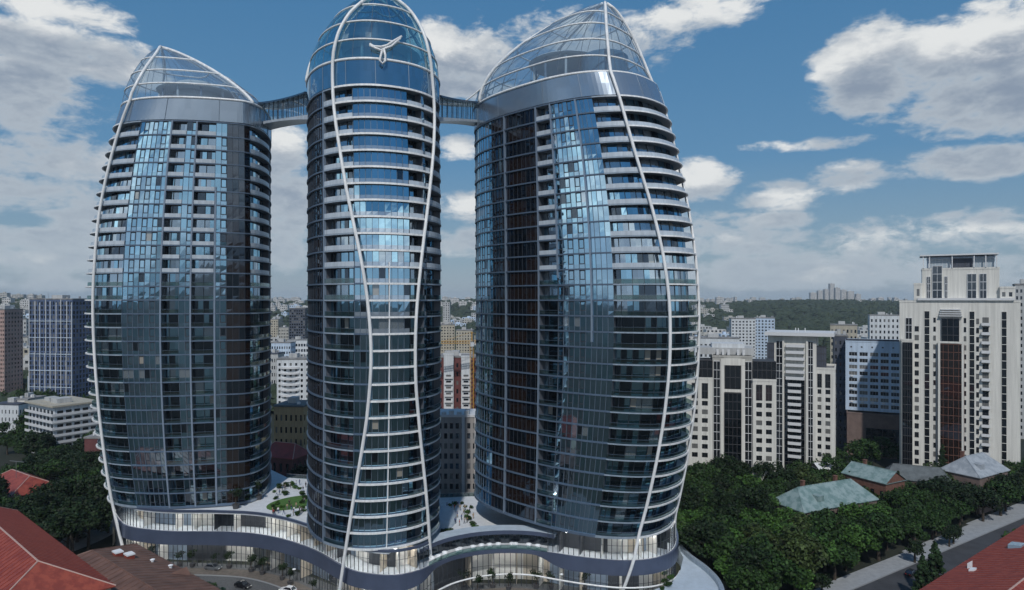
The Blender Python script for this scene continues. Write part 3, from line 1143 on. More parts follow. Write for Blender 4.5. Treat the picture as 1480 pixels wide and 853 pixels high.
def podium():
    root = empty('podium', (-30, 180, 0), 0, 'wavy two-storey glass and slate-blue podium joining the feet of the skyscrapers', 'podium')
    # blend of band height: full band by the towers, thin by the open balcony
    k = np.array([1.0 if in_open(i) else 0.0 for i in range(nF)])
    for _ in range(6):
        k[1:-1] = (k[:-2] + 2 * k[1:-1] + k[2:]) / 4
    zb = 6.0 + 2.4 * k
    zt = 9.5 - .2 * k
    inn = offset_line(FL, -.5)
    out = FL
    # the outward side of FL (walked left to right) is its right hand
    band = MB()
    for i in range(nF - 1):
        a, b = out[i], out[i + 1]
        c, d = inn[i], inn[i + 1]
        band.quad((*a, zb[i]), (*b, zb[i + 1]), (*b, zt[i + 1]), (*a, zt[i]))
        band.quad((*c, zb[i]), (*d, zb[i + 1]), (*b, zb[i + 1]), (*a, zb[i]))
        band.quad((*a, zt[i]), (*b, zt[i + 1]), (*d, zt[i + 1]), (*c, zt[i]))
    band.build('slate_band', 'podium_band', root)

    def glazing(line, z0, z1, name, gm, step=1, bar=.07):
        mb = MB()
        for i in range(len(line) - 1):
            a, b = line[i], line[i + 1]
            zz1a = z1[i] if hasattr(z1, '__len__') else z1
            zz1b = z1[i + 1] if hasattr(z1, '__len__') else z1
            mb.quad((*a, z0), (*b, z0), (*b, zz1b), (*a, zz1a), 0)
            mb.bar((*a, z0), (*a, zz1a), bar * 2, 1)
            h = z0 + (zz1a - z0) * .62
            mb.bar((*a, h), (*b, h), .07, 1)
        return mb.build(name, [gm, 'mullion'], root)
    gl = offset_line(FL, -.7)
    glazing(gl, .15, zb - .01, 'ground_glazing', 'clear_glass')
    iopen = [i for i in range(nF) if in_open(i)]
    i0, i1 = iopen[0], iopen[-1]
    glazing(gl[:i0 + 1], 9.5, 14.45, 'upper_glazing', 'clear_glass')
    glazing(gl[i1:], 9.5, 14.6, 'upper_glazing', 'clear_glass')
    ib = offset_line(FL, -4.2)[i0 + 1:i1]
    glazing(ib, 9.3, 12.4, 'balcony_glazing', 'house_glass')
    # balcony glass rail
    rl = offset_line(FL, -.25)[i0:i1 + 1]
    mb = MB()
    for i in range(len(rl) - 1):
        mb.quad((*rl[i], 9.31), (*rl[i + 1], 9.31), (*rl[i + 1], 10.3), (*rl[i], 10.3), 0)
        mb.bar((*rl[i], 10.3), (*rl[i + 1], 10.3), .06, 1)
    mb.build('balcony_rail', ['green_glass', 'steel'], root)
    # canopy over the open balcony
    ca = offset_line(FL, -1.9)[i0 - 1:i1 + 2]
    cb = offset_line(FL, -6.4)[i0 - 1:i1 + 2]
    mb = MB()
    for i in range(len(ca) - 1):
        mb.hexa([(*ca[i], 12.42), (*ca[i + 1], 12.42), (*cb[i + 1], 12.42), (*cb[i], 12.42), (*ca[i], 13.05), (*ca[i + 1], 13.05), (*cb[i + 1], 13.05), (*cb[i], 13.05)])
    mb.build('balcony_canopy', 'ramp_pale', root)
    edge = MB()
    ce = offset_line(FL, -1.85)[i0 - 1:i1 + 2]
    for i in range(len(ca) - 1):
        edge.hexa([(*ce[i], 12.3), (*ce[i + 1], 12.3), (*ca[i + 1], 12.3), (*ca[i], 12.3), (*ce[i], 13.25), (*ce[i + 1], 13.25), (*ca[i + 1], 13.25), (*ca[i], 13.25)])
    edge.build('canopy_fascia', 'podium_band', root)
    # deck at nine metres over the whole podium, pale paving
    poly = [tuple(q) for q in offset_line(FL, -.55)] + BACK
    mb = MB()
    mb.poly([(x, y, 9.28) for x, y in poly])
    mb.poly([(x, y, 8.3) for x, y in poly][::-1])
    mb.build('lower_deck', 'terrace_pale', root)
    # upper terrace on the left part
    li = [i for i in range(nF) if xs[i] < -27]
    lp = [tuple(q) for q in offset_line(FL, -.5)[:li[-1] + 1]]
    lp += [(-24, 152), (-22, 162), (-30, 178), (-40, 192), (-46, 197.5), (-52, 200.5), (-70, 204.5), (-80, 215.5), (-95, 221.5), (-112, 211.5), (-117.5, 198)]
    mb = MB()
    mb.prism(lp, 14.0, 14.46, 0)
    mb.build('upper_terrace', 'terrace_pale', root)
    # coping along the terrace
    mb = MB()
    a, b = offset_line(FL, -.25)[:i0 + 1], offset_line(FL, -.75)[:i0 + 1]
    for i in range(len(a) - 1):
        mb.hexa([(*a[i], 14.46), (*a[i + 1], 14.46), (*b[i + 1], 14.46), (*b[i], 14.46), (*a[i], 14.95), (*a[i + 1], 14.95), (*b[i + 1], 14.95), (*b[i], 14.95)])
    mb.build('terrace_coping', 'podium_band', root)
    # back walls of the podium
    mb = MB()
    bl = [(44, 186)] + BACK + [(-113, 186)]
    for i in range(len(bl) - 1):
        mb.quad((*bl[i], 0), (*bl[i + 1], 0), (*bl[i + 1], 9.25), (*bl[i], 9.25))
    mb.build('back_wall', 'grey_light', root)
    # rooms behind the glass: rear wall, floors, screens, ceiling lights
    iw = offset_line(FL, -5.2)
    mb = MB()
    for i in range(nF - 1):
        mi = [0, 3, 1, 2, 3, 0, 2, 3][(i // 4) * 5 % 8]
        mb.quad((*iw[i], 0), (*iw[i + 1], 0), (*iw[i + 1], zb[i + 1]), (*iw[i], zb[i]), mi)
        if not (i0 - 1 < i < i1 + 1):
            mi = [0, 3, 2, 1, 3, 2, 3, 0][(i // 5) * 3 % 8]
            mb.quad((*iw[i], 9.35), (*iw[i + 1], 9.35), (*iw[i + 1], 14), (*iw[i], 14), mi)
    mb.build('rear_wall', ['interior_white', 'interior_tan', 'interior_dark', 'interior_blue'], root)
    for i in range(3, nF - 3, 4):
        for (za, zb_) in ((.1, zb[i] - .05), (9.35, 13.95)):
            if za > 1 and i0 - 2 < i < i1 + 2:
                continue
            if random.random() < .25:
                continue
            mb = MB()
            g0, g1 = gl[i], iw[i]
            q0 = g0 + (g1 - g0) * .25
            dd = (gl[i + 1] - gl[i])
            dd = dd / np.linalg.norm(dd) * .12
            mb.hexa([(*(q0 - dd), za), (*(q0 + dd), za), (*(g1 + dd), za), (*(g1 - dd), za), (*(q0 - dd), zb_), (*(q0 + dd), zb_), (*(g1 + dd), zb_), (*(g1 - dd), zb_)])
            mb.build('room_screen', random.choice(['interior_white', 'interior_white', 'interior_tan', 'interior_dark']), root)
    lm = offset_line(FL, -2.8)
    for i in range(2, nF - 3, 2):
        for zl in ((float(zb[i]) - .12), 13.9):
            if zl > 13 and i0 - 2 < i < i1 + 2:
                continue
            if random.random() < .3:
                continue
            mb = MB()
            a, b = Vector((*lm[i], zl)), Vector((*lm[i + 1], zl))
            mb.bar(a, b, .55, 0, h=.06)
            mb.build('ceiling_light', 'lamp_warm', root)
    # white ring rail in front of the ground glazing
    rr = offset_line(FL, .55)
    r0 = [i for i in range(nF) if -19 < xs[i] < 41 and FL[i, 1] < 170 and i > i0 - 3]
    mb = MB()
    mb.tube([(*rr[i], 3.1 + .5 * math.sin((i - r0[0]) / (len(r0) - 1) * PI)) for i in r0], .2, 6)
    mb.build('ring_rail', 'rib_white', root, smooth=True)
    # glass rail on the back edge of the terrace
    mb = MB()
    for (a, b, z) in (((-22, 200.6), (-8, 202.6), 9.3), ((-70, 204), (-52, 200), 14.5), ((-52, 200), (-40, 192), 14.5)):
        mb.quad((*a, z), (*b, z), (*b, z + 1.2), (*a, z + 1.2), 0)
        mb.bar((*a, z + 1.2), (*b, z + 1.2), .1, 1)
    mb.build('terrace_rail', ['green_glass', 'steel'], root)
    return i0, i1


I0, I1 = podium()

kl, kl2 = offset_line(FL, 4.2)[6:-14], offset_line(FL, 4.6)[6:-14]
mb = MB()
for i in range(len(kl) - 1):
    mb.hexa([(*kl[i], -.1), (*kl2[i], -.1), (*kl2[i + 1], -.1), (*kl[i + 1], -.1), (*kl[i], .16), (*kl2[i], .16), (*kl2[i + 1], .16), (*kl[i + 1], .16)])
tag(mb.build('forecourt_kerb', 'kerb'), kind='structure')
wl = offset_line(FL, .15)[6:-14]
mb = MB()
for i in range(len(kl) - 1):
    mb.quad((*wl[i], .10), (*kl[i], .10), (*kl[i + 1], .10), (*wl[i + 1], .10))
tag(mb.build('podium_pavement', 'paving_brown'), kind='structure')

# curved ramp terrace at the right foot
mb = MB()
arc_o = catmull([(44.5, 178), (45.5, 168), (47.5, 160), (48.2, 152), (46.5, 144), (41, 136), (32, 131)], 1.2)
arc_i = offset_line(arc_o, .9)
core = [(30, 140), (37, 152.6), (41, 160), (43.8, 168), (44.2, 178)]
root = empty('ramp_terrace', (44, 150, 0), 0, 'pale curved ramp terrace with a rounded kerb wall at the foot of the widest skyscraper', 'ramp')
fl = MB()
fl.prism([tuple(q) for q in arc_o] + [(25, 133), (26, 145)] + core[1:], 0, 3.9)
fl.build('ramp_floor', 'ramp_pale', root)
w = MB()
for i in range(len(arc_o) - 1):
    a, b, c, d = arc_o[i] + 0, arc_o[i + 1] + 0, arc_i[i], arc_i[i + 1]
    w.hexa([(*a, -.1), (*b, -.1), (*d, -.1), (*c, -.1), (*a, 5.0), (*b, 5.0), (*d, 5.0), (*c, 5.0)])
w.build('kerb_wall', 'slab_white', root)


# ------------------------------------------------------------------ trees
def leaf_cloud(mb, clumps, leaf, per, flat=.0, mi=0):
    for (c, r) in clumps:
        n = max(6, int(per * r * r))
        d = rng.normal(size=(n, 3))
        d /= np.linalg.norm(d, axis=1)[:, None]
        rad = r * rng.uniform(.55, 1.08, (n, 1))
        pos = np.array(c) + d * rad * np.array((1, 1, .8))
        nrm = d + rng.normal(size=(n, 3)) * .55 + np.array((0, 0, .35))
        nrm /= np.linalg.norm(nrm, axis=1)[:, None]
        t = np.cross(nrm, rng.normal(size=(n, 3)))
        t /= np.linalg.norm(t, axis=1)[:, None] + 1e-9
        b = np.cross(nrm, t)
        s = leaf * rng.uniform(.6, 1.3, (n, 1))
        A, B, Cc, Dd = pos - t * s - b * s * .6, pos + t * s * .3 - b * s * .75, pos + t * s + b * s * .5, pos - t * s * .4 + b * s * .8
        base = len(mb.v)
        q = np.stack([A, B, Cc, Dd], 1).reshape(-1, 3)
        mb.v += q.tolist()
        mb.f += [(base + 4 * i, base + 4 * i + 1, base + 4 * i + 2, base + 4 * i + 3) for i in range(n)]
        mb.m += [mi] * n


def trunk_mesh(h, r, spread, nl=5):
    mb = MB()
    mb.tube([(0, 0, -.3), (.05, 0, h * .25), (-.05, .08, h * .5), (.05, 0, h * .75)], [r * 1.25, r, r * .8, r * .45], 7)
    for i in range(nl):
        a = 2 * PI * i / nl + random.random()
        z0 = h * random.uniform(.3, .55)
        mb.tube([(0, 0, z0), (spread * .4 * math.cos(a), spread * .4 * math.sin(a), z0 + h * .16), (spread * .75 * math.cos(a), spread * .75 * math.sin(a), z0 + h * .3)], [r * .5, r * .35, r * .12], 5)
    return mb


def broad_tree(h, rad, leafm, seed, leaf=.3, per=46):
    """spreading crown: leaf clumps over an uneven ellipsoid with gaps"""
    global rng
    rng = np.random.default_rng(seed)
    random.seed(seed)
    root = empty('tree', (0, 0, 0))
    cl = []
    n = 26
    for i in range(n):
        a = rng.uniform(0, 2 * PI)
        u = rng.uniform(-.55, 1)
        q = math.sqrt(max(0, 1 - u * u))
        k = rng.uniform(.55, .95)
        cl.append(((rad * q * k * math.cos(a), rad * q * k * math.sin(a), h * .62 + u * h * .34 * k), rad * rng.uniform(.24, .44)))
    cl.append(((0, 0, h * .62), rad * .5))
    mb = MB()
    leaf_cloud(mb, cl, leaf, per)
    mb.build('crown', leafm, root, local=True)
    trunk_mesh(h, .16 + h * .014, rad).build('trunk', 'bark', root, local=True)
    return root


def cone_tree(h, rad, leafm, seed, leaf=.2):
    global rng
    rng = np.random.default_rng(seed)
    root = empty('conifer', (0, 0, 0))
    cl = []
    for i in range(85):
        t = rng.uniform(0, 1) ** .8
        a = rng.uniform(0, 2 * PI)
        r = rad * (1 - t) ** .75 * rng.uniform(.35, .8) + .08
        cl.append(((r * math.cos(a), r * math.sin(a), h * (.08 + .9 * t)), rad * (.34 * (1 - t) + .1)))
    mb = MB()
    leaf_cloud(mb, cl, leaf, 170)
    mb.build('crown', leafm, root, local=True)
    t = MB()
    t.tube([(0, 0, -.3), (0, 0, h * .5), (0, 0, h * .9)], [.2, .13, .04], 6)
    t.build('trunk', 'bark', root, local=True)
    return root


def bush(rad, leafm, seed, leaf=.2):
    global rng
    rng = np.random.default_rng(seed)
    cl = []
    for i in range(12):
        a = rng.uniform(0, 2 * PI)
        r = rad * rng.uniform(.1, .7)
        cl.append(((r * math.cos(a), r * math.sin(a), rad * rng.uniform(.25, .85)), rad * rng.uniform(.3, .5)))
    mb = MB()
    leaf_cloud(mb, cl, leaf, 90)
    return mb.build('bush', leafm)


PROTO = [broad_tree(11, 4.6, 'leaf_dark', 1), broad_tree(10, 4.2, 'leaf_mid', 2), broad_tree(9, 3.8, 'leaf_fresh', 3), broad_tree(12.5, 4.8, 'leaf_dark', 4), broad_tree(10, 4.4, 'leaf_olive', 5), broad_tree(8, 3.4, 'leaf_mid', 6)]
PKIDS = {o.name: kids(o) for o in PROTO}
USED = set()


def plant(proto, loc, s, label, cat, group, rz=None, sz=1.0):
    if proto.name not in PKIDS:
        PKIDS[proto.name] = kids(proto)
    if proto.name in USED:
        o = copy_tree(proto, None, PKIDS[proto.name])
    else:
        USED.add(proto.name)
        o = proto
    o.location = loc
    o.scale = (s, s, s * sz)
    o.rotation_euler = (0, 0, random.uniform(0, 6.28) if rz is None else rz)
    return tag(o, label, cat, group)


PARK_LABEL = ['dark green broad tree in the dense park wood right of the skyscrapers', 'mid green round tree in the dense park wood right of the skyscrapers', 'fresh light green tree in the dense park wood right of the skyscrapers',
              'tall dark tree rising out of the park wood right of the skyscrapers', 'olive tinged tree in the dense park wood right of the skyscrapers', 'low bushy green tree in the dense park wood right of the skyscrapers']
LEFT_LABEL = ['dark green broad tree in the wooded yard left of the skyscrapers', 'mid green round tree in the wooded yard left of the skyscrapers', 'fresh light green tree in the wooded yard left of the skyscrapers',
              'tall dark tree in the wooded yard left of the skyscrapers', 'olive tinged tree in the wooded yard left of the skyscrapers', 'low bushy tree in the wooded yard left of the skyscrapers']
LOW_FRONT = []     # houses with only low trees in front of them
KEEP_OUT = []      # (x, y, radius) of houses and other things the trees stand clear of


def scatter(region, spacing, labels, group, weights, zf=lambda x, y: 0.0, limit=999, seed=5):
    random.seed(seed)
    xs_ = [q[0] for q in region]
    ys_ = [q[1] for q in region]
    pts = []
    tries = 0
    while tries < 9000 and len(pts) < limit:
        tries += 1
        x, y = random.uniform(min(xs_), max(xs_)), random.uniform(min(ys_), max(ys_))
        ins = False
        j = len(region) - 1
        for i in range(len(region)):
            (xi, yi), (xj, yj) = region[i], region[j]
            if (yi > y) != (yj > y) and x < (xj - xi) * (y - yi) / (yj - yi) + xi:
                ins = not ins
            j = i
        if not ins:
            continue
        if any((x - a) ** 2 + (y - b) ** 2 < spacing ** 2 for a, b in pts):
            continue
        if any((x - a) ** 2 + (y - b) ** 2 < r * r for a, b, r in KEEP_OUT):
            continue
        pts.append((x, y))
        i = random.choices(range(6), weights)[0]
        near = any(abs(x - a) < 17 and 0 < b - y < 24 for a, b in LOW_FRONT)
        if near:
            i = 5 if i in (0, 3, 4) else i
        plant(PROTO[i], (x, y, zf(x, y)), random.uniform(.85, 1.3) * (.92 if near else 1), labels[i], 'tree', group, sz=random.uniform(.85, 1.12))
    return pts


# ------------------------------------------------------------------ houses and blocks
def holed(mb, org, xd, L, H, xi, zi, depth=.18, mi=0, mrev=0, pane=None, nd=None):
    """wall sheet L x H with recessed openings at xi x zi; with pane set, the openings are glazed in the same mesh"""
    ox, oy, oz = org
    nx, ny = (xd[1], -xd[0]) if nd is None else nd

    def P(x, z, d=0.0):
        return (ox + xd[0] * x - nx * d, oy + xd[1] * x - ny * d, oz + z)
    X = sorted({0, L, *[a for q in xi for a in q]})
    Z = sorted({0, H, *[a for q in zi for a in q]})
    xo = {(round(a, 4), round(b, 4)) for a, b in xi}
    zo = {(round(a, 4), round(b, 4)) for a, b in zi}
    for a, b in zip(X[:-1], X[1:]):
        for c, d in zip(Z[:-1], Z[1:]):
            if (round(a, 4), round(b, 4)) in xo and (round(c, 4), round(d, 4)) in zo:
                mb.quad(P(a, c), P(b, c), P(b, c, depth), P(a, c, depth), mrev)
                mb.quad(P(a, d, depth), P(b, d, depth), P(b, d), P(a, d), mrev)
                mb.quad(P(a, c), P(a, c, depth), P(a, d, depth), P(a, d), mrev)
                mb.quad(P(b, c, depth), P(b, c), P(b, d), P(b, d, depth), mrev)
                if pane is not None:
                    mb.quad(P(a, c, depth), P(b, c, depth), P(b, d, depth), P(a, d, depth), random.choice(pane) if isinstance(pane, tuple) else pane)
            else:
                mb.quad(P(a, c), P(b, c), P(b, d), P(a, d), mi)


def ladder(n, pitch, size, start):
    return [(start + i * pitch, start + i * pitch + size) for i in range(n)]


def window_mesh(w, h, mull=1, frame='trim_white', pane='house_glass'):
    mb = MB()
    mb.quad((0, 0, 0), (w, 0, 0), (w, 0, h), (0, 0, h), 1)
    f = .07
    for (x0, x1, z0, z1) in ((0, w, 0, f), (0, w, h - f, h), (0, f, f, h - f), (w - f, w, f, h - f)):
        mb.box(x0, x1, -.06, -.002, z0, z1, 0)
    for i in range(mull):
        x = w * (i + 1) / (mull + 1)
        mb.box(x - .03, x + .03, -.05, -.002, f, h - f, 0)
    o = mb.build('window', [frame, pane])
    return o


class Block:
    """a block of flats or offices in local axes: front along +x at y=0 facing -y, depth along +y"""
    def __init__(s, name, loc, rz, w, d, h, label, cat, group=None):
        s.root = empty(name, loc, rz, label, cat, group)
        s.w, s.d, s.h = w, d, h
        s.nw = 0
        s.protos = {}

    def wall(s, m, xi=(), zi=(), side=(), y=0.0, x0=0.0, x1=None, z0=0.0, z1=None, d=None, glaze=True, name='wall', roof=True, frame='trim_white', mull=1, sidez=None):
        """a rectangular volume with windows on the front and (side: list of y ranges) on both flanks"""
        x1 = s.w if x1 is None else x1
        z1 = s.h if z1 is None else z1
        d = s.d if d is None else d
        mb = MB()
        pane = None
        holed(mb, (x0, y, z0), (1, 0), x1 - x0, z1 - z0, [(a - x0, b - x0) for a, b in xi], [(a - z0, b - z0) for a, b in zi], .2, 0, 0, 1 if not glaze else None)
        zs = zi if sidez is None else sidez
        holed(mb, (x1, y, z0), (0, 1), d, z1 - z0, list(side), [(a - z0, b - z0) for a, b in zs], .2, 0, 0, 1)
        holed(mb, (x0, y + d, z0), (0, -1), d, z1 - z0, [(d - b, d - a) for a, b in side][::-1], [(a - z0, b - z0) for a, b in zs], .2, 0, 0, 1)
        mb.quad((x1, y + d, z0), (x0, y + d, z0), (x0, y + d, z1), (x1, y + d, z1), 0)
        if roof:
            mb.quad((x0, y, z1), (x1, y, z1), (x1, y + d, z1), (x0, y + d, z1), 2)
            t = .35
            for (a, b, c, e) in ((x0 - .12, x1 + .12, y - .12, y + t), (x0 - .12, x1 + .12, y + d - t, y + d + .12), (x0 - .12, x0 + t, y + t, y + d - t), (x1 - t, x1 + .12, y + t, y + d - t)):
                mb.box(a, b, c, e, z1 + .003, z1 + .75, 0)
        o = mb.build(name, [m, 'house_glass', 'flat_roof'], s.root, local=True)
        if glaze:
            for (a, b) in xi:
                for (c, e) in zi:
                    s.window(a, c, b - a, e - c, y + .19, frame, mull)
        return o

    def window(s, x, z, w, h, y, frame='trim_white', mull=1):
        pv = random.choice(('house_glass', 'house_glass', 'house_glass', 'pale_pane'))
        key = (round(w, 3), round(h, 3), frame, mull, pv)
        if key not in s.protos:
            o = window_mesh(w, h, mull, frame, pv)
            s.protos[key] = o
        else:
            o = s.protos[key].copy()
            C.objects.link(o)
        o.parent = s.root
        o.location = (x, y, z)
        s.nw += 1

    def bay(s, x0, x1, z0, z1, y=-.4, fh=3.1, m='house_glass', line='dark_trim', vert=3, name='glass_bay', back=.3):
        """a projecting strip of dark curtain wall with floor lines"""
        mb = MB()
        n = max(1, int(round((z1 - z0) / fh)))
        for i in range(n):
            a = z0 + (z1 - z0) * i / n
            b = z0 + (z1 - z0) * (i + 1) / n
            for j in range(vert):
                u, v = x0 + (x1 - x0) * j / vert, x0 + (x1 - x0) * (j + 1) / vert
                mb.quad((u, y, a), (v, y, a), (v, y, b), (u, y, b), 0)
            mb.box(x0 - .02, x1 + .02, y - .1, y - .003, b - .18, b, 1)
        for j in range(vert + 1):
            u = x0 + (x1 - x0) * j / vert
            mb.box(u - .06, u + .06, y - .07, y - .004, z0, z1, 1)
        mb.quad((x0, y, z0), (x0, back, z0), (x0, back, z1), (x0, y, z1), 1)
        mb.quad((x1, back, z0), (x1, y, z0), (x1, y, z1), (x1, back, z1), 1)
        mb.quad((x0, y, z1), (x1, y, z1), (x1, back, z1), (x0, back, z1), 1)
        return mb.build(name, [m, line], s.root, local=True)

    def balcony(s, x0, x1, z, depth=1.3, y=0.0, m='trim_white', h=1.0):
        mb = MB()
        mb.box(x0, x1, y - depth, y - .004, z - .18, z)
        mb.box(x0, x1, y - depth, y - depth + .1, z + .003, z + h)
        mb.box(x0, x0 + .08, y - depth + .1, y - .004, z + .003, z + h)
        mb.box(x1 - .08, x1, y - depth + .1, y - .004, z + .003, z + h)
        return mb.build('balcony', m, s.root, local=True)

    def box(s, name, m, x0, x1, y0, y1, z0, z1):
        mb = MB()
        mb.box(x0, x1, y0, y1, z0, z1)
        return mb.build(name, m, s.root, local=True)


def front(px, Z, th):
    '''measure along a facade that starts at photo column px, depth Z, and is turned by th'''
    x0 = (px - CXP) / FPX * Z

    def u(p):
        k = (p - CXP) / FPX
        return (k * Z - x0) / (math.cos(th) - k * math.sin(th))
    return x0, u


def wx(px, Z):
    return (px - CXP) / FPX * Z


def wz(y, Z):
    return EYE - (y - HYP) / FPX * Z


# --- building A: cream flats with dark bays, nearest on the right (columns 998-1122)
def flats_a():
    Z = 238.0
    TH = R(-14)
    x0, u = front(992, Z, TH)
    h = wz(520, Z)
    b = Block('apartment_block', (x0, Z, 0), TH, u(1122), 17, h, 'cream twin-wing apartment block with a tall dark glass centre, nearest the widest skyscraper', 'apartment block')
    zrow = [(wz(y + 3.4, Z), wz(y - 3.4, Z)) for y in (582 + 12.4 * 6 - 12.4 * i for i in range(10))]
    zrow = zrow[:9]
    for (a, c, cols) in ((992, 1030, ((1000, 1008.5), (1014.5, 1023))), (1088, 1122, ((1093, 1101.5), (1107, 1115.5)))):
        xi = [(u(p), u(q)) for p, q in cols]
        b.wall('cream', xi, zrow, [(2 + 4 * i, 3.6 + 4 * i) for i in range(4)], 0, u(a), u(c), 0, wz(548, Z), roof=True, name='wing_wall', frame='dark_trim')
        for p, q in cols:
            b.bay(u(p), u(q), wz(575, Z), wz(553, Z), -.12, 3.2, vert=2, back=-.01)
        b.bay(u(a) + .05, u(c) - .05, wz(547.7, Z) + .8, wz(520, Z), .25, 3.4, vert=5, back=10, name='penthouse_glass')
    b.wall('cream_dark', [], [], [], 1.2, u(1030), u(1088), 0, wz(516, Z), d=15, name='core_wall')
    for (p, q) in ((1031.5, 1041), (1077, 1087)):
        b.bay(u(p), u(q), 0, wz(521, Z), .9, 3.1, 'house_glass', 'trim_white', 2, back=1.19)
    for (p, q) in ((1041.5, 1047), (1071.5, 1077)):
        b.box('pier', 'cream', u(p), u(q), .35, 1.19, 0, wz(517, Z))
    b.bay(u(1047), u(1071.5), 0, wz(566, Z), .1, 3.1, 'deep_glass', 'dark_trim', 4, back=1.19)
    b.box('portal_lintel', 'cream', u(1047), u(1071.5), .3, 1.19, wz(565, Z), wz(561, Z))
    b.bay(u(1048), u(1070.5), wz(560.5, Z), wz(527, Z), .6, 3.4, 'house_glass', 'dark_trim', 3, back=1.19)
    b.box('portal_lintel', 'cream', u(1041.5), u(1077), .3, 1.19, wz(526.7, Z), wz(517, Z))
    b.box('plant_room', 'grey_light', u(1012), u(1092), 4, 15, wz(516, Z) + .8, wz(503, Z))
    b.box('plant_room', 'white_wall', u(1030), u(1078), 5, 13, wz(503, Z), wz(497, Z))
    for p in (1036, 1044, 1052, 1066, 1074):
        b.box('vent_stack', 'trim_white', u(p), u(p) + .8, 2.2, 3.0, wz(516, Z) + .8, wz(505, Z))


flats_a()


# --- building B: stepped cream tower with white balconies (1110-1215)
def flats_b():
    Z = 262.0
    TH = R(-27)
    x0, u = front(1110, Z, TH)
    b = Block('apartment_block', (x0, Z, 0), TH, u(1190), 20, wz(487, Z), 'stepped cream apartment tower with stacked white balconies and a flat white roof brim', 'apartment block')
    rows = [(wz(y + 3.2, Z), wz(y - 3.2, Z)) for y in [562 + 11 * i for i in range(9)]]
    b.wall('cream', [], [], [], 0, u(1110), u(1180), 0, wz(487, Z), name='tower_wall')
    xi = [(u(1180.5 + 1), u(1187)), (u(1193), u(1200))]
    b.wall('cream', xi, rows, [(2 + 3.4 * i, 3.5 + 3.4 * i) for i in range(5)], .6, u(1180), u(1207), 0, wz(531, Z), name='wing_wall', frame='dark_trim', d=18)
    for (p, q) in ((1181.5, 1187.5), (1193, 1200)):
        b.bay(u(p), u(q), wz(556, Z), wz(537, Z), .45, 3.2, vert=2, back=.59)
    b.bay(u(1122), u(1131), 0, wz(492, Z), -.15, 3.05, 'house_glass', 'trim_white', 2, back=-.01)
    b.bay(u(1168), u(1175), 0, wz(492, Z), -.15, 3.05, 'house_glass', 'trim_white', 2, back=-.01)
    b.bay(u(1109), u(1119), wz(556, Z), wz(495, Z), -.3, 3.05, 'slate', 'dark_trim', 3, back=-.01)
    b.bay(u(1180), u(1194), wz(531, Z) + .8, wz(499, Z), .9, 3.05, 'slate', 'dark_trim', 4, back=6)
    b.bay(u(1134), u(1163), 0, wz(543, Z), -.25, 3.05, 'deep_glass', 'dark_trim', 5, back=-.01)
    for i in range(18):
        y = 552 + 9.2 * i - 60
        if y > 652:
            break
        if 540 < y < 546:
            continue
        b.balcony(u(1136) if y < 545 else u(1139), u(1163) if y < 545 else u(1158), wz(y + 8, Z), 1.4, -.25, 'trim_white', 1.0)
    for p in (1131, 1165):
        b.box('pier', 'cream', u(p), u(p + 2.6), -.75, -.16, 0, wz(489, Z))
    b.box('roof_brim', 'trim_white', u(1106), u(1206), -2.5, 19, wz(484.4, Z), wz(479.5, Z))
    b.wall('grey_light', [], [], [], 3, u(1120), u(1196), wz(487, Z) + .8, wz(484.6, Z), d=12, roof=False, name='roof_storey')
    for p in (1148, 1152, 1162):
        b.box('mast', 'trim_white', u(p), u(p) + .3, 5, 5.3, wz(479.4, Z), wz(474, Z))


flats_b()


